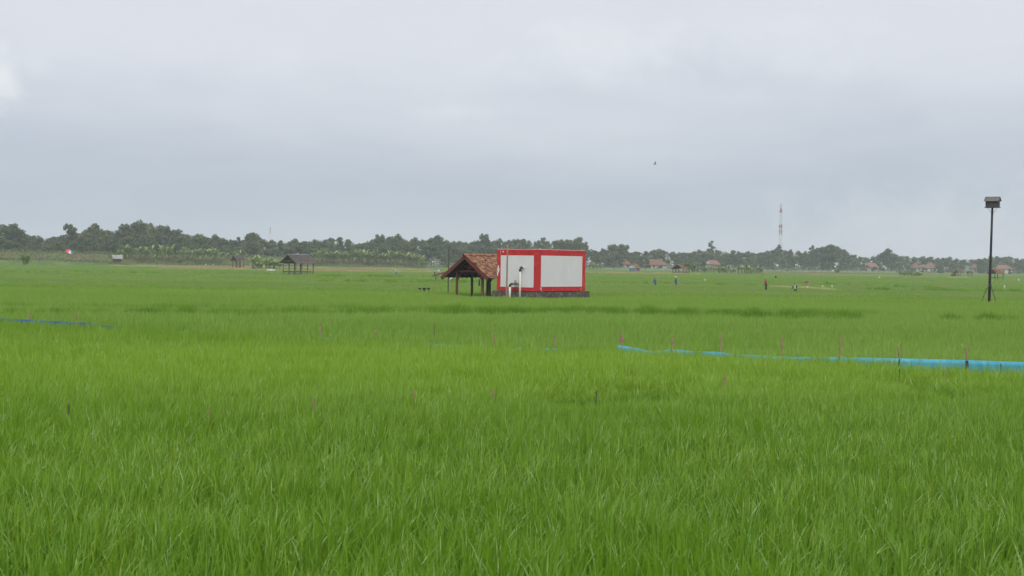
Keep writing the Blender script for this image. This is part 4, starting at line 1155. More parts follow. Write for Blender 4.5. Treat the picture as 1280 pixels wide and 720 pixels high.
# ------------------------------------------------------------------ blue plastic rat fence and its stakes
def fence(name, px0, px1, ztop, mt, label, n, stakes=()):
    r0 = empty(name, (spot((px0 + px1) / 2, float(fence_D((px0 + px1) / 2)))), 0, label, 'fence')
    mb = MB(); vs = []; rows = 7
    P = [spot(px0 + (px1 - px0) * i / n, float(fence_D(px0 + (px1 - px0) * i / n))) for i in range(n + 1)]
    for i, p in enumerate(P):
        px = px0 + (px1 - px0) * i / n; zt = float(ztop(px))
        for k in range(rows):
            t = k / (rows - 1)
            j = 0.035 * noise.noise(Vector((p.x * 2.3, t * 1.5, 4))) + 0.02 * noise.noise(Vector((p.x * 7, t * 3, 9)))
            vs.append(p - r0.location + Vector((j * 0.5, j + 0.02 * math.sin(t * 3), zt * t)))
    mb.add(vs, [(i * rows + k, (i + 1) * rows + k, (i + 1) * rows + k + 1, i * rows + k + 1) for i in range(n) for k in range(rows - 1)])
    mb.smooth = True
    o = mb.build('sheet', mt, r0); s_ = o.modifiers.new('thick', 'SOLIDIFY'); s_.thickness = 0.004
    for (px, yt, dbl, tie) in stakes:
        D = float(fence_D(px)) + 0.07; zt = at_z(yt, px, D)
        rel = spot(px, D) - r0.location
        for q in range(2 if dbl else 1):
            mb = MB(); zq = zt * (1 - 0.05 * q)
            mb.tube([rel + Vector((q * 0.07, 0.0, 0)), rel + Vector((q * 0.07 + rnd.uniform(-.015, .015), 0, zq))], [0.034, 0.030], 7)
            st_ = mb.build('stake', 'red_bamboo', r0)
        if tie:
            zs = float(ztop(px)); mb = MB(); mb.tube([rel + Vector((0, -0.05, zs - 0.36)), rel + Vector((0, -0.05, zs - 0.01))], 0.042, 8); mb.build('tie', 'black_rubber', st_)
    return r0
sagpx = [(776, .75), (800, .68), (812, .62), (822, .61), (841, .71), (860, .68), (902, .69), (915, .66), (950, .645), (979, .645), (1000, .66), (1051, .72), (1125, .76), (1209, .80), (1300, .83), (1420, .84)]
ztop = lambda px: np.interp(px, [a for a, _ in sagpx], [b for _, b in sagpx]) - 0.045
fence('plastic_fence', 773, 1400, ztop, 'blue_plastic', 'light blue plastic sheet fence with bamboo stakes crossing the right rice field', 360,
      ((776, 416.5, True, False), (841, 420.5, False, True), (902, 417, False, False), (979, 421, False, False), (1051, 421.5, False, True), (1125.5, 433, False, True), (1210, 434.5, False, True)))
zt2 = lambda px: (0.445 if px < 600 else 0.485) + 0.05 * noise.noise(Vector((px * 0.22, 0, 0))) + (0.03 if 640 < px else 0)
fence('plastic_fence', 400, 697, zt2, 'blue_plastic', 'teal plastic sheet fence barely showing above the rice at mid field', 200,
      ((694, 419.5, False, False), (619.5, 417, False, False), (470.5, 409, False, False), (401, 404, False, False)))
zt3 = lambda px: np.interp(px, [-80, 0, 60, 105, 150], [0.66, 0.65, 0.62, 0.61, 0.50]) + 0.04 * noise.noise(Vector((px * 0.12, 3, 0)))
fence('plastic_fence', -80, 150, zt3, 'deep_blue_plastic', 'deep blue plastic sheet fence at the left edge of the rice field', 160,
      ((38, 391, False, False), (95, 387, False, False)))
ST = [(542, 405, 420, 'dark_bamboo', 'thin dark stake in the rice near the middle fence line'),
      (904.5, 469, 487, 'bamboo', 'pale bamboo stake standing in front of the light blue plastic fence'),
      (1180, 462, 470, 'bamboo', 'tiny pale stake tip in front of the light blue plastic fence'),
      (1124, 461, 470, 'dark_bamboo', 'tiny dark stake tip before the light blue fence'),
      (1251, 454, 465, 'dark_bamboo', 'short dark stake beside the light blue plastic at far right'),
      (616, 487, 502, 'red_bamboo', 'reddish stake in the near rice below the tank'),
      (517.5, 488, 502, 'red_bamboo', 'brownish pink stake in the near rice below the pavilion'),
      (390, 498, 514, 'bamboo', 'pale stake in the near rice at left of centre'),
      (744, 488, 498, 'dark_bamboo', 'stubby dark stake beside the dark gap in the near rice'),
      (259, 513.5, 524, 'red_bamboo', 'small pinkish stake tip in the near rice at left'),
      (84, 506, 522, 'dark_bamboo', 'dark thin stake in the near rice at far left')]
for px, yt, yb, mt, lab in ST:
    D = D_of(px, yb)
    h = EYE - (yt - hz(px)) * D / F
    o = empty('stake', (X(px, (yt + yb) / 2, D), D, 0), 0, lab, 'stake')
    mb = MB(); rr = 0.014 if mt == 'dark_bamboo' else 0.022
    mb.tube([(0, 0, 0), (0.01, 0, h * 0.55), (rnd.uniform(-.03, .03), 0, h)], [rr, rr * 0.95, rr * 0.9], 7)
    mb.build('shaft', mt, o)
    mb = MB()
    for z in (h * 0.72, h * 0.93): mb.tube([(0, 0, z - 0.006), (0, 0, z + 0.006)], rr * 1.2, 7)
    mb.build('joints', mt, o)['kind'] = 'stuff'

# ------------------------------------------------------------------ scarecrow rags on sticks, straw heap
for px, yt, yb, mt, lab in ((1255.5, 356.5, 361, 'white_cloth', 'pale rag on a stick right of the bird house pole, nearest of the rags'),
        (1265.5, 349.5, 352.5, 'orange_cloth', 'orange rag on a stick right of the bird house pole'),
        (1273, 348.5, 352, 'white_cloth', 'whitish rag on a stick right of the orange rag'),
        (1257.5, 350, 352.5, 'teal_cloth', 'pale teal rag on a stick left of the orange rag'),
        (1240, 349.8, 352, 'straw', 'straw coloured rag under the tiled hut behind the bird house pole'),
        (1099, 345.8, 348, 'white_cloth', 'white rag in the far right field below the gabled house'),
        (1009.5, 357.5, 360, 'white_cloth', 'white rag right of the crouching farmer'),
        (1028, 356.5, 359, 'white_cloth', 'faint pale rag left one of two beside the yellow path'),
        (1040, 356.5, 360, 'white_cloth', 'pale rag at the end of the yellow path'),
        (969.5, 344.8, 349, 'dark_cloth', 'small dark bundle on a stick behind the red shirted farmer'),
        (881, 349, 351.5, 'white_cloth', 'faint white rag right of the farmer in the cone hat')):
    D = D_of(px, yb); zt = at_z(yt, px, D)
    o = empty('rag_stick', spot(px, D), 0, lab, 'rag', 'scarecrow rags on sticks')
    mb = MB(); mb.tube([(0, 0, 0), (0, 0, zt)], 0.02, 6); mb.build('stick', 'bamboo', o)
    mb = MB(); vs = []; wd_ = 1.7 * D / F; hh_ = (yb - yt) * 0.75 * D / F
    for i in range(5):
        for k in range(4): vs.append(((i / 4 - 0.5) * wd_ * (1 - 0.12 * k), -0.03 + 0.05 * math.sin(i * 1.9 + k * 1.3), zt - hh_ * k / 3 + 0.03 * math.sin(i * 2.7)))
    mb.add(vs, [(i * 4 + k, i * 4 + 4 + k, i * 4 + 5 + k, i * 4 + 1 + k) for i in range(4) for k in range(3)])
    c = mb.build('rag', mt, o); s_ = c.modifiers.new('thick', 'SOLIDIFY'); s_.thickness = 0.015
D = D_of(1008, 355)
mb = MB()
for k in range(260):
    a = rnd.uniform(0, 6.28); rr = abs(rnd.gauss(0, 0.32)); z = max(0.1, 1.02 - rr * 0.8) * rnd.uniform(0.5, 1)
    p = Vector((rr * math.cos(a) * 1.4, rr * math.sin(a), z)); d = Vector((rnd.gauss(0, 1), rnd.gauss(0, 1), rnd.gauss(-0.2, 0.3))).normalized() * 0.22
    q = Vector((-d.y, d.x, 0)).normalized() * 0.025
    mb.add([p - d - q, p - d + q, p + d + q, p + d - q], [(0, 1, 2, 3)])
mb.blob((0, 0, 0.35), 0.62, (1.4, 0.9, 0.8), 2, 0.2)
tag(mb.build('straw_heap', 'bund_soil', None, spot(1008, D)), 'grey brown heap of cut straw right of the crouching farmer', 'straw heap')
# white sheet lying left of the grey hut
D = D_of(338, 338, 0.6)
mb = MB(); vs = []
for i in range(9):
    for k in range(4): vs.append(((i / 8 - 0.5) * 1.9, k * 0.25, 0.62 + 0.10 * math.sin(i * 1.3 + k) * (k % 2) + 0.06 * k))
mb.add(vs, [(i * 4 + k, i * 4 + 4 + k, i * 4 + 5 + k, i * 4 + 1 + k) for i in range(8) for k in range(3)])
o = mb.build('plastic_sheet', 'white_cloth', None, spot(338, D)); s_ = o.modifiers.new('thick', 'SOLIDIFY'); s_.thickness = 0.02
tag(o, 'crumpled white sheet lying on the rice left of the grey roofed hut', 'sheet')

# ------------------------------------------------------------------ egrets and the flying bird
def egret(px, D, z, label):
    r0 = empty('egret', spot(px, D, z), rnd.uniform(0, 6), label, 'bird', 'white egrets in the far fields')
    mb = MB(); mb.smooth = True
    mb.tube([(-0.24, 0, 0.36), (-0.12, 0, 0.43), (0.02, 0, 0.47), (0.12, 0, 0.52), (0.14, 0, 0.64), (0.10, 0, 0.76), (0.13, 0, 0.84), (0.18, 0, 0.85)],
            [0.02, 0.08, 0.105, 0.07, 0.03, 0.025, 0.03, 0.02], 10); mb.build('body', 'feather_white', r0)
    mb = MB(); mb.tube([(0.18, 0, 0.85), (0.29, 0, 0.83)], [0.012, 0.003], 6); mb.build('beak', 'straw', r0)
    for s in (-1, 1):
        mb = MB(); mb.tube([(0, 0.03 * s, 0.40), (-0.03, 0.03 * s, 0.20), (0, 0.03 * s, 0)], 0.009, 6); mb.build('leg', 'dark_cloth', r0)
for px, D, z, lab in ((93, 420, 1.95, 'white egret on the left bank below the parasol'), (257, 430, 0.75, 'white egret on the earth bund, left of the tiny hut'),
                      (266, 432, 0.75, 'white egret on the bund nearest the left side of the tiny hut'), (490.5, 470, 0.35, 'white egret beyond the farmer in the white hat')):
    egret(px, D, z, lab)
D = 85; bc = Vector((X(818, 205, D), D, at_z(205.5, 818, D)))
bd = empty('flying_bird', bc, R(25), 'small dark bird flying with raised wing in the open sky', 'bird')
mb = MB(); mb.smooth = True; mb.tube([(-0.11, 0, 0.0), (-0.07, 0, 0.005), (0, 0, 0.01), (0.05, 0, 0.012), (0.085, 0, 0.018)], [0.010, 0.022, 0.026, 0.02, 0.005], 8); mb.build('body', 'feather_dark', bd)
for s in (-1, 1):
    mb = MB(); tip = Vector((0.06 if s > 0 else -0.02, 0.05 * s, 0.20)) if s > 0 else Vector((-0.08, -0.10, 0.06))
    a = Vector((0.03, 0, 0.02)); b = Vector((-0.05, 0, 0.01)); md_ = a.lerp(tip, 0.55) + Vector((0.03, 0, 0))
    vs = [a, md_, tip, b.lerp(tip, 0.5), b]; vs += [v + Vector((0, 0.004, -0.004)) for v in vs]
    mb.add(vs, [(0, 1, 2, 3, 4), (9, 8, 7, 6, 5)] + [(i, 5 + i, 5 + (i + 1) % 5, (i + 1) % 5) for i in range(5)]); mb.build('wing', 'feather_dark', bd)
mb = MB(); mb.add([(-0.09, -0.012, 0), (-0.09, 0.012, 0), (-0.155, 0.022, 0.0), (-0.155, -0.022, 0), (-0.09, -0.012, .004), (-0.09, 0.012, .004), (-0.155, 0.022, 0.004), (-0.155, -0.022, .004)],
    [(0, 1, 2, 3), (7, 6, 5, 4), (0, 4, 5, 1), (1, 5, 6, 2), (2, 6, 7, 3), (3, 7, 4, 0)]); mb.build('tail', 'feather_dark', bd)

# ------------------------------------------------------------------ trees
def leaf_cards(mb, c, rad, sq, n, size, mt, r, shell=0.55, tn=0.5):
    c = Vector(c)
    for _ in range(n):
        d = Vector((r.gauss(0, 1), r.gauss(0, 1), r.gauss(0, 1))).normalized()
        rr = rad * (shell + (1.08 - shell) * r.random() ** 0.6)
        p = c + Vector((d.x * sq[0], d.y * sq[1], d.z * sq[2])) * rr
        nrm = (d + Vector((r.gauss(0, .7), r.gauss(0, .7), r.gauss(0.2, .7)))).normalized()
        a = nrm.orthogonal().normalized(); b = nrm.cross(a); th = r.uniform(0, 6.28)
        a, b = a * math.cos(th) + b * math.sin(th), b * math.cos(th) - a * math.sin(th)
        s = size * r.uniform(0.5, 1.3)
        mb.add([p - a * s, p - b * s * 0.55 + a * s * .1, p + a * s, p + b * s * 0.6 - a * s * .1], [(0, 1, 2, 3)], mt, 0.55 * tn + 0.45 * r.random())
def tree_mesh(kind, seed, leaf='tree_leaf', core='tree_core'):
    """returns trunk and crown meshes for a tree about 16 m tall"""
    r = random.Random(seed); tr = MB(); cr = MB(); tr.smooth = True
    lobes = []; H_ = 16.0
    def sub(x, y, z, rr, n=4, k=0.5):
        """a limb's foliage: one mass with smaller tufts breaking its outline"""
        lobes.append((x, y, z, rr))
        for _ in range(n):
            d = Vector((r.gauss(0, 1), r.gauss(0, 1), r.gauss(0.25, 0.8))).normalized() * rr * r.uniform(0.75, 1.15)
            lobes.append((x + d.x, y + d.y, z + d.z * 0.8, rr * k * r.uniform(0.6, 1.25)))
    if kind == 'round':
        for i in range(9):
            a = r.uniform(0, 6.28); z = r.uniform(5, 12.6); rr = 3.7 * math.sqrt(max(0.05, 1 - ((z - 8.6) / 6.5) ** 2)) * r.uniform(0.35, 1)
            sub(rr * math.cos(a), rr * math.sin(a), z, r.uniform(1.3, 2.3))
        sub(r.uniform(-1, 1), 0, 13.2, 1.6)
    elif kind == 'spread':
        for i in range(9):
            a = i * 0.7 + r.uniform(-.3, .3); rr = r.uniform(0.8, 4.6); z = 13.4 - 0.10 * rr * rr + r.uniform(-2.0, .5)
            sub(rr * math.cos(a), rr * math.sin(a), z, r.uniform(1.0, 1.7), 4)
        for i in range(4): sub(r.uniform(-3, 3), r.uniform(-3, 3), r.uniform(6.5, 9.5), r.uniform(1.2, 1.9), 3)
    elif kind == 'tall':
        for i in range(10):
            z = 4.5 + i * 1.0; rr = (2.8 - 0.17 * i) * r.uniform(0.2, 1); a = r.uniform(0, 6.28)
            sub(rr * math.cos(a), rr * math.sin(a), z, r.uniform(1.1, 1.9), 3)
        sub(0, 0, 14.6, 0.8, 3)
    elif kind == 'open':
        for i in range(9):
            a = i * 0.75 + r.uniform(-.3, .3); rr = r.uniform(0.8, 3.6); z = r.uniform(8.0, 13.8)
            sub(rr * math.cos(a), rr * math.sin(a), z, r.uniform(0.8, 1.3), 4, 0.65)
        sub(0.3, 0, 14.0, 1.1, 4); sub(0, 0, 10.5, 1.4, 4)
    elif kind == 'tier':
        for i in range(10):
            z = 5.5 + i * 0.98; a = i * 2.4; rr = (3.4 - 0.30 * i) * r.uniform(0.5, 1)
            sub(rr * math.cos(a), rr * math.sin(a), z, r.uniform(1.0, 1.4) * (1.1 - 0.05 * i), 4, 0.6)
    elif kind == 'bush':
        for i in range(9):
            a = r.uniform(0, 6.28); rr = r.uniform(0, 4.0); z = r.uniform(2.2, 11.0)
            sub(rr * math.cos(a), rr * math.sin(a), z, r.uniform(1.5, 2.6), 3)
        sub(0, 0, 12.6, 1.9, 4)
    sqz = {'spread': 0.7, 'tier': 0.55, 'open': 0.8}.get(kind, 0.85)
    for i, (x, y, z, rr) in enumerate(lobes):
        if rr > 1.2 and kind not in ('open', 'tier'): cr.blob((x, y, z), rr * 0.62, (1, 1, sqz), 1, 0.28, core, r.random(), seed + i)  # dark inner blobs close the crown and stand in for shade between leaves
        tn = r.random()
        leaf_cards(cr, (x, y, z), rr, (1.12, 1.12, sqz), int(58 * rr ** 1.7 + 6), 0.40, leaf, r, 0.4, tn)
    lowest = min(l[2] for l in lobes)
    fork = 2.2 if kind == 'bush' else max(3.0, lowest - 1.5)
    tr.tube([(0, 0, 0), (0.1, 0.05, fork * 0.5), (0.05, 0.1, fork), (0.15, 0, fork + (13 - fork) * 0.5), (0, 0, 13)], [0.42, 0.33, 0.28, 0.18, 0.06], 8, 'bark')
    for (x, y, z, rr) in lobes[:9]:
        b = Vector((0.08, 0.05, max(fork * 0.9, min(z - 2.5, 10)))); e = Vector((x, y, z - rr * 0.2))
        m_ = b.lerp(e, 0.5) + Vector((0, 0, -0.4)); tr.tube([b, m_, e], [0.16, 0.11, 0.05], 6, 'bark')
    return tr.mesh('trunk'), cr.mesh('crown')
KINDS = {}
for kd, seeds in (('round', (1, 2, 3)), ('spread', (4, 5)), ('tall', (6, 7)), ('open', (8, 9)), ('tier', (10,)), ('bush', (11, 12, 13))):
    KINDS[kd] = [tree_mesh(kd, s) for s in seeds]
BRIGHT = tree_mesh('spread', 21, 'bright_leaf', 'tree_core'), tree_mesh('round', 22, 'bright_leaf', 'tree_core')

def tree(px, D, ytop, kind, label, group=None, wide=1.0, meshes=None, name='tree', zb=0.0, full=15.6):
    zt = at_z(ytop, px, D) - zb
    s = zt / full
    r0 = empty(name, spot(px, D, zb), rnd.uniform(0, 6.28), label, 'tree', group)
    tm, cm = meshes or rnd.choice(KINDS[kind])
    for nm, me in (('trunk', tm), ('crown', cm)):
        o = bpy.data.objects.new(nm, me); C.objects.link(o); o.parent = r0
    sw = s ** 0.65 * wide
    r0.scale = (sw, sw, s)
    return r0
PROF = [(-120, 286), (-80, 280), (-40, 284), (0, 277), (12, 278), (25, 288), (40, 291), (55, 295), (64, 293), (75, 292), (95, 292), (108, 284), (112, 281), (121, 279), (130, 284), (145, 282), (160, 278), (175, 275), (190, 277), (205, 278),
        (220, 281), (235, 288), (250, 288), (270, 290), (280, 297), (290, 298), (298, 298), (310, 291), (320, 291), (330, 297), (345, 297), (360, 298), (380, 296), (390, 297), (405, 297), (425, 295), (445, 300), (460, 296), (475, 294),
        (495, 291), (510, 294), (525, 297), (545, 292), (560, 298), (575, 298), (590, 295), (605, 294), (620, 296), (635, 295), (650, 296), (660, 297), (675, 301), (690, 301), (705, 297), (718, 297), (730, 300), (742, 310), (755, 309),
        (770, 305), (780, 307), (790, 312), (805, 311), (815, 309), (828, 310), (845, 312), (860, 311), (875, 310), (887, 310), (895, 310), (910, 312), (925, 313), (940, 312), (955, 310), (965, 310), (973, 307), (985, 309), (1000, 312),
        (1010, 313), (1020, 310), (1035, 306), (1045, 306), (1055, 310), (1070, 318), (1085, 317), (1100, 315), (1115, 314), (1125, 318), (1148, 318), (1162, 319), (1172, 320), (1185, 320), (1200, 321), (1215, 322), (1225, 320), (1240, 317),
        (1250, 316), (1265, 318), (1280, 321), (1330, 318), (1400, 320)]
def prof(px): return float(np.interp(px, [a for a, _ in PROF], [b for _, b in PROF]))
def tree_D(px): return float(np.interp(px, [0, 300, 560, 740, 900, 1100, 1280], [600, 640, 720, 800, 860, 960, 1010]))
# single trees that stand out
for px, dD, yt, kd, lab, wd in (
        (86, -20, 278.5, 'open', 'tall open crowned tree above the parasol with sky showing through', 0.9),
        (10, -10, 276.5, 'round', 'big rounded tree at the left end of the tree line', 1.25),
        (119, -10, 278.0, 'tall', 'upright tree left of the dark dome tree at far left', 0.9),
        (156, -14, 275.2, 'spread', 'dark dome crowned tree among the tall trees at left', 1.0),
        (176, -6, 273.6, 'round', 'tallest pale green tree right of the dark dome tree', 1.1),
        (297, -10, 294.6, 'open', 'small tufted tree showing above the tiny hut', 0.6),
        (315, 0, 289.6, 'tall', 'pointed tall tree right above the tiny hut', 1.1),
        (472, -5, 291.5, 'open', 'thin flat topped tree rising above the banana row', 0.7),
        (497, -5, 290.5, 'round', 'rounded tall tree above the white hatted farmer', 1.0),
        (546, -5, 291.5, 'round', 'rounded tree right behind the top of the tall dark pole', 1.1),
        (606, -5, 291.0, 'open', 'wispy tree rising behind the pavilion roof', 0.8),
        (679, -5, 295.0, 'open', 'thin open tree rising behind the middle of the tank', 0.7),
        (706, -10, 293.5, 'spread', 'left half of the twin crowned tree behind the right part of the tank', 0.9),
        (721, -10, 292.5, 'spread', 'right half of the twin crowned tree behind the right part of the tank', 0.95),
        (771.5, -15, 300.0, 'spread', 'umbrella shaped tree standing above its neighbours right of the tank', 1.15),
        (887.5, 0, 299.0, 'tier', 'layered conifer like tree above the small gabled house', 0.95),
        (973, -10, 304.0, 'tier', 'tree with pointed tiered top just below the lattice tower', 1.0),
        (1015.5, 10, 305.5, 'open', 'small wispy tree between the tower and the big round tree', 0.55),
        (1038, -60, 303.6, 'round', 'big broad round tree right of the lattice tower', 1.75),
        (1110, -25, 309.5, 'round', 'big dome shaped tree above the two pyramid roofed houses', 1.35)):
    tree(px, tree_D(px) + dD, yt, kd, lab, wide=wd)
secs = ((-200, 60, 'left of the parasol'), (60, 280, 'behind the left bank'), (280, 400, 'behind the two grey roofed huts'), (400, 560, 'behind the banana row'), (560, 740, 'behind the pavilion and tank'),
        (740, 900, 'behind the blue kiosk and tiled hut'), (900, 1060, 'around the lattice tower'), (1060, 1180, 'around the pyramid roofed houses'), (1180, 1500, 'at the right behind the bird house pole'))
def sec(px):
    for a, b, t in secs:
        if a <= px < b: return t
    return 'at the right behind the bird house pole'
px = -110.0
while px < 1400:
    kd = rnd.choice(('round', 'round', 'bush', 'spread', 'tall', 'bush'))
    D = tree_D(px) + rnd.uniform(0, 35)
    t = sec(px)
    tree(px, D, prof(px) + rnd.uniform(-0.5, 3.0), kd, 'tall hazy green tree of the back row ' + t, 'tall trees ' + t, wide=rnd.uniform(0.85, 1.2))
    px += rnd.uniform(8, 12) * (1 if px < 740 else 0.85)
px = -105.0
while px < 1400:
    D = tree_D(px) - rnd.uniform(25, 60); h = hz(px); t = sec(px)
    f = rnd.uniform(0.45, 0.78)
    ok = not (800 < px < 835 or 1078 < px < 1094 or 1134 < px < 1172 or 1238 < px < 1264 or 884 < px < 896 or 1213 < px < 1220)
    if ok: tree(px, D, h - (h - prof(px)) * f, rnd.choice(('bush', 'bush', 'round')), 'lower bushy tree of the front row ' + t, 'lower trees ' + t, wide=rnd.uniform(0.95, 1.3))
    px += rnd.uniform(13, 19) * (1 if px < 740 else 0.8)
for px, D, yt, lab in ((809, 735, 324.0, 'dark bushy tree covering the left half of the white house'), (768, 745, 326, 'small dark tree hiding the house left of the blue kiosk'), (799, 748, 324.5, 'dark round tree between the kiosk and the white house'), (789, 760, 323.5, 'dark round tree right behind the blue kiosk'),
                       (824, 740, 331.5, 'little shrub in front of the white house wall'), (1175, 900, 329.0, 'dark bushy tree right of the two pyramid roofed houses'), (1174, 930, 327.5, 'rounded tree touching the right red pyramid roof'), (1238, 905, 327.0, 'dark tree covering the left end of the long red roof'), (1079, 880, 328.5, 'dark tree at the left of the white gabled house'), (1133, 930, 331, 'bushy tree left of the two pyramid roofed houses'),
                       (1243, 905, 334.5, 'low shrub before the left part of the long red roofed house'), (1262, 905, 335, 'low shrub before the right end of the long red roofed house'), (1141, 940, 335, 'low shrub before the left red pyramid roofed house'), (1154, 940, 333.5, 'shrub between the two red pyramid roofed houses'), (1167, 940, 334.5, 'low shrub before the right red pyramid roofed house'), (1092, 860, 332.5, 'shrub hiding the right end of the white gabled house'), (1226, 900, 322.5, 'dark bushy tree just left of the bird house pole'), (880, 620, 327, 'dark mango like tree left end of the banana patch'), (903, 600, 328, 'dark bush in the middle of the banana patch')):
    tree(px, D, yt, 'bush', lab, wide=0.95)
tree(859.5, D4_ - 12, 326.2, 'spread', 'small yellow green tree in front of the tiled hut roof', meshes=BRIGHT[0], wide=0.6)
tree(865.5, D4_ + 25, 328.5, 'round', 'thin yellow green sapling right of the tiled hut', meshes=BRIGHT[1], wide=0.5)
tree(527.5, 560, 326.0, 'spread', 'tiny round topped tree standing alone left of the tall dark pole', meshes=BRIGHT[0], wide=1.0)
tree(223, 455, 323.5, 'bush', 'bright yellow green shrub at the foot of the banana row', meshes=BRIGHT[1], wide=1.0, zb=1.2)
tree(1046, 640, 336.2, 'bush', 'small bush beside a white board in the far field', meshes=BRIGHT[1], wide=0.9)
tree(1192.5, 545, 338.2, 'bush', 'little bush at the left side of the tiny brown hut', wide=0.8)

# undergrowth at the foot of the trees
mb = MB(); r = random.Random(77)
for i in range(15000):
    px = r.uniform(-130, 1410); D = tree_D(px) - r.uniform(20, 75)
    z = abs(r.gauss(0, 1.6)) * (1 + 0.6 * noise.noise(Vector((px * 0.07, 0, 0))))
    if 798 < px < 838 or 1078 < px < 1094 or 1134 < px < 1172 or 1238 < px < 1264: z *= 0.35
    p = spot(px, D, z); s = r.uniform(0.3, 0.8)
    a = Vector((r.gauss(0, 1), r.gauss(0, 1), r.gauss(0, 1))).normalized(); b = a.orthogonal().normalized()
    mb.add([p - a * s, p - b * s * .6, p + a * s, p + b * s * .6], [(0, 1, 2, 3)], 'weed_leaf' if r.random() < 0.45 else 'tree_leaf', r.random())
tag(mb.build('undergrowth'), 'tangled shrubs and weeds along the foot of the tree line', 'undergrowth', kind='stuff')
# deeper wood behind the first rows, one far mass
mb = MB(); r = random.Random(78)
for i in range(34000):
    px = r.uniform(-140, 1420); D = tree_D(px) + r.uniform(35, 80); h = hz(px)
    top = EYE + (h - prof(px)) * D / F * (0.76 + 0.22 * noise.noise(Vector((px * 0.09, 3, 0))))
    z = top * r.random() ** 1.15
    p = spot(px, D, z); s = r.uniform(0.5, 1.1)
    a = Vector((r.gauss(0, 1), r.gauss(0, 1), r.gauss(0, 1))).normalized(); b = a.orthogonal().normalized()
    tn = 0.5 + 0.5 * noise.noise(Vector((p.x * 0.13, z * 0.16, 7)))
    mb.add([p - a * s, p - b * s * .6, p + a * s, p + b * s * .6], [(0, 1, 2, 3)], 'tree_leaf', 0.6 * tn + 0.4 * r.random())
tag(mb.build('distant_wood'), 'far wood filling the gaps behind the rows of trees', 'wood', kind='stuff')
# weeds on the bank
mb = MB()
for i in range(9000):
    px = r.uniform(-130, 530); D0, sh_, cr_ = bank_pts(px)
    k = r.random()
    if k < 0.45: o_, z = r.uniform(21, 34), cr_
    elif k < 0.75: o_ = r.uniform(3, 15); z = sh_ * min(1, 0.2 + o_ / 6)
    else: o_ = r.uniform(15, 22); z = sh_ + (cr_ - sh_) * (o_ - 15.5) / 7
    z *= min(1.0, max(0.0, (540 - px) / 40.0))
    p = spot(px, D0 + o_, max(z, 0) - 0.15 + (0.35 * abs(r.gauss(0, 1)) if k < 0.45 else 0)); s = r.uniform(0.15, 0.45)
    a = Vector((r.gauss(0, .5), r.gauss(0, .5), 1)).normalized(); b = a.orthogonal().normalized()
    mb.add([p, p + a * s + b * s * .5, p + a * s * 1.9, p + a * s - b * s * .5], [(0, 1, 2, 3)], 'weed_leaf', r.random())
tag(mb.build('bank_weeds'), 'rough weeds growing over the raised earth bank', 'weeds', kind='stuff')

# ------------------------------------------------------------------ banana plants
def banana_mesh(seed):
    r = random.Random(seed); mb = MB()
    mb.tube([(0, 0, 0), (0.05, 0, 0.8), (0.08, 0.03, 1.7)], [0.19, 0.16, 0.09], 8, 'banana_stem')
    for i in range(13):
        kid = i >= 9                                  # suckers at the foot
        a = i * 2.4 + r.uniform(-.3, .3); up_ = r.uniform(1.05, 1.5); ln = r.uniform(1.8, 2.6) * (0.6 if kid else 1); wd = r.uniform(0.30, 0.42) * (0.7 if kid else 1); pts = []
        bz_ = r.uniform(0.1, 0.5) if kid else r.uniform(1.1, 1.7)
        p = Vector((r.uniform(-.7, .7), r.uniform(-.7, .7), bz_)) if kid else Vector((0.08, 0.03, bz_)); el_ = up_
        for k in range(7):
            pts.append((p.copy(), el_)); p += Vector((math.cos(a) * math.cos(el_), math.sin(a) * math.cos(el_), math.sin(el_))) * ln / 6; el_ -= r.uniform(0.08, 0.30)
        q = Vector((-math.sin(a), math.cos(a), 0)); vs = []
        for k, (c, e_) in enumerate(pts):
            w_ = wd * (0.08, 0.6, 1, 1, 0.95, 0.7, 0.05)[k] * r.uniform(0.85, 1.1)
            vs += [c - q * w_ - Vector((0, 0, 0.10 * w_ / wd)), c, c + q * w_ - Vector((0, 0, 0.10 * w_ / wd))]
        mb.add(vs, [f for k in range(6) for f in ((k * 3, k * 3 + 1, k * 3 + 4, k * 3 + 3), (k * 3 + 1, k * 3 + 2, k * 3 + 5, k * 3 + 4))], 'banana_leaf' if r.random() < 0.9 else 'banana_stem', r.random())
    return mb.mesh('banana_plant')
BAN = [banana_mesh(40 + i) for i in range(6)]
def banana(px, D, ht, label, group, zb=0.0):
    o = bpy.data.objects.new('banana_plant', rnd.choice(BAN)); C.objects.link(o)
    s = ht / 3.6; o.scale = (s, s, s * rnd.uniform(0.9, 1.15)); o.location = spot(px, D, zb); o.rotation_euler = (0, 0, rnd.uniform(0, 6.28))
    tag(o, label, 'banana plant', group)
def bank_spot(px, off):
    D0, sh_, cr_ = bank_pts(px); fade = min(1.0, max(0.0, (540 - px) / 40.0)); return D0 + off, (cr_ - 0.15) * fade
rows = []
for a, b, step, hh_, t, gname in ((150, 272, 4.6, 4.6, 'banana plant in the loose row on the left bank, left of the tiny hut', 'banana plants on the left bank'),
                           (276, 318, 8, 3.6, 'banana plant behind the tiny grey hut', 'banana plants behind the tiny hut'),
                           (392, 528, 3.6, 5.4, 'banana plant in the long dense row right of the bigger grey hut', 'banana plants in the long dense row')):
    px = a
    while px < b:
        D, z = bank_spot(px, rnd.uniform(14.5, 20.5)); z *= 0.72; banana(px, D, hh_ * rnd.uniform(0.75, 1.2), t, gname, z); px += step * rnd.uniform(0.6, 1.4)
px = 317
while px < 352:
    banana(px, 400 + rnd.uniform(-8, 12), rnd.uniform(2.8, 4.4), 'banana plant in the thick clump touching the left side of the bigger grey hut', 'banana plants beside the bigger grey hut'); px += rnd.uniform(1.6, 3.2)
px = 868
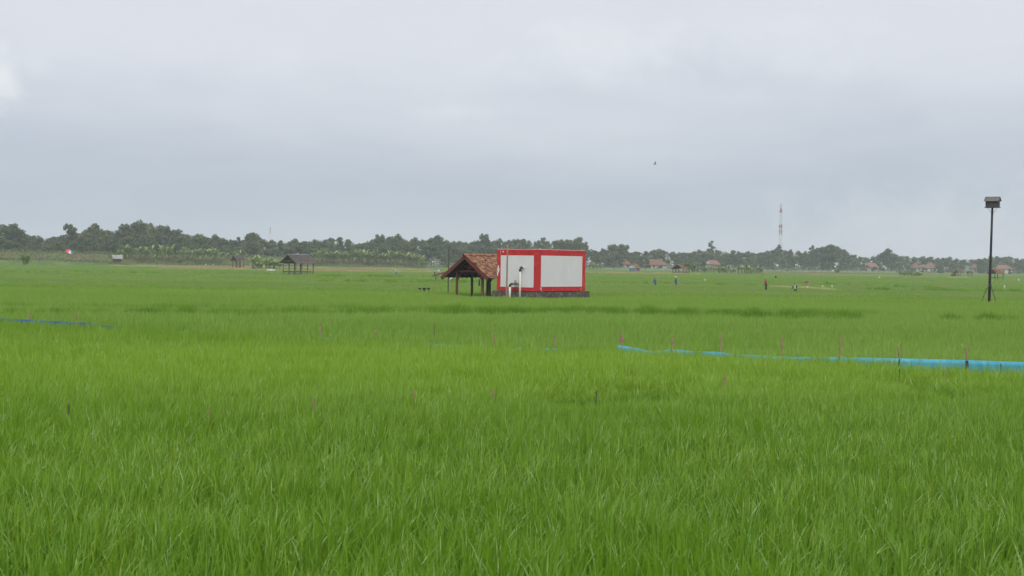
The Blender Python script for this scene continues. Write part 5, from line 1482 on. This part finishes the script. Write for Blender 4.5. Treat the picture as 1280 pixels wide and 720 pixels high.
while px < 952:
    D = 505 + rnd.uniform(-10, 15) + (60 if px < 900 else 0)
    banana(px, D, rnd.uniform(2.4, 4.0), 'banana plant in the patch right of the tiled hut, below the small gabled house', 'banana plants right of the tiled hut'); px += rnd.uniform(1.8, 4)
px = 1125
while px < 1152:
    banana(px, 490 + rnd.uniform(-8, 8), rnd.uniform(2.2, 3.3), 'banana plant in the small clump below the two pyramid roofed houses', 'banana plants below the pyramid roofed houses'); px += rnd.uniform(1.5, 2.6)
px = 980
while px < 1008:
    banana(px, 800 + rnd.uniform(-10, 10), rnd.uniform(2.5, 3.6), 'banana plant at the tree foot right of the lattice tower', 'banana plants right of the tower'); px += rnd.uniform(2.5, 5)
px = 733
while px < 752:
    banana(px, 690 + rnd.uniform(-8, 8), rnd.uniform(3, 4.6), 'banana plant just right of the tank before the trees', 'banana plants right of the tank'); px += rnd.uniform(3, 5)
# spiky bush at far left
mb = MB(); r = random.Random(9); V, Fc, T, Dr = [], [], [], []
for i in range(420):
    a = r.uniform(0, 6.28); blade(V, Fc, T, Dr, 0.9 * math.cos(a) * r.random(), 0.6 * math.sin(a) * r.random(), r.uniform(1.6, 3.6), a, r.uniform(0.15, 0.75), 0.16, 4, r.random(), 0, r.uniform(-1, 1))
mb.add([Vector(v) for v in V], [], 'bright_leaf'); mb.f = Fc; mb.m = [0] * len(Fc); mb.t = T
bsh = empty('reed_bush', spot(31.5, 412, 0.9), 0, 'spiky bright green bush at the foot of the left bank', 'bush')
mb.build('leaves', None, bsh)
mb = MB()
for i in range(7): mb.tube([(r.uniform(-.6, .6), r.uniform(-.4, .4), -0.9), (r.uniform(-.8, .8), r.uniform(-.4, .4), 1.3)], 0.06, 6)
mb.build('stems', 'bark', bsh)
# white board beside the small bush
bo = empty('field_board', spot(1043, 640), 0, 'small white tilted board by a bush in the far right field', 'board')
mb = MB(); mb.tube([(0, 0, 0), (0, 0, 1.9)], 0.06, 6); mb.build('post', 'grey_wood', bo)
mb = MB(); mb.beam((-1.1, -0.1, 1.9), (1.0, -0.1, 1.2), 0.08, 0.7); mb.build('panel', 'white_cloth', bo)

# ------------------------------------------------------------------ the rice itself
rice_field('rice_plants', near_c, 0.215, 7.5, 42, 0.5, 'bright green young rice leaves filling the foreground field')
rice_field('rice_plants', mid_c, 0.34, 42, 130, 0.5, 'green rice behind the blue plastic fence line')
rice_field('rice_plants', far_c, 2.05, 99, 430, 0.5, 'distant rice rows beyond the tank and pavilion')

# rank dark grass on the bunds and in the thin spots between the plots
bund_c = src_collection('bund_clumps', [rice_source('bund', 40, 0.22, 0.80, 0.024, 4, 400 + i, 1.1, 0.42, 0.3, 'bund_leaf') for i in range(6)])
BP, BS = [], []
def tufts(px0, py0, px1, py1, n, spread, h, clump=0.5):
    for i in range(n):
        t = rnd.random(); px = px0 + (px1 - px0) * t; D = D_of(px, py0 + (py1 - py0) * t)
        q = noise.noise(Vector((px * 0.045, py0, 2))) + 0.6 * noise.noise(Vector((px * 0.16, py0, 5)))
        if q < -clump: continue
        D += rnd.gauss(0, spread) + 0.4 * q
        BP.append(((px - 640) / F * D, D)); BS.append(h * rnd.uniform(0.7, 1.15) * (1 + 0.35 * q))
tufts(190, 391, 460, 391.5, 520, 1.3, 1.02, 0.2); tufts(460, 391, 700, 389.5, 620, 1.1, 1.05, 0.2); tufts(700, 390, 880, 393, 620, 1.2, 1.08, 0.3); tufts(880, 393, 1082, 397.5, 700, 1.2, 1.08, 0.3)
tufts(0, 390, 190, 390, 260, 1.2, 0.95, 0.1); tufts(1180, 399, 1400, 401, 420, 0.8, 1.0, 0.1)
tufts(685, 494, 750, 490, 55, 0.6, 0.62, 0.1); tufts(775, 490, 850, 485, 50, 0.6, 0.60, 0.1); tufts(1160, 484, 1185, 482, 40, 0.9, 0.60)
tufts(385, 350.5, 600, 352, 260, 2.0, 1.0, 0.2); tufts(380, 344.5, 560, 346, 240, 3.0, 1.05, 0.2); tufts(0, 339, 380, 342, 260, 4.0, 1.0, 0.1)
tufts(1080, 361, 1280, 363.5, 260, 1.5, 1.02, 0.1); tufts(740, 352, 960, 356, 160, 2.0, 0.95, 0.0); tufts(1000, 353, 1180, 360, 160, 2.0, 0.95, 0.0)
BP = np.array(BP); BS = np.array(BS)
grow('bund_grass', bund_c, BP, BS, BS * 0, BS * 0, nr.uniform(0, 6.28, len(BS)), 'rank dark grass along the bunds between the rice plots', 'grass')

# ------------------------------------------------------------------ haze
mb = MB(); mb.box(-2150, 2150, -75, 2750, -1.0, 70.0)
hz_m = bpy.data.materials.new('haze_air'); hz_m.use_nodes = True
t = hz_m.node_tree; t.nodes.clear(); o_ = N(t, 'ShaderNodeOutputMaterial'); pv = N(t, 'ShaderNodeVolumePrincipled')
pv.inputs['Color'].default_value = (0.84, 0.91, 1.0, 1); pv.inputs['Density'].default_value = 0.00027
pv.inputs['Anisotropy'].default_value = 0.0
L(t, pv.outputs[0], o_.inputs['Volume']); MATS['haze_air'] = hz_m
hzo = mb.build('haze', 'haze_air'); tag(hzo, kind='stuff')
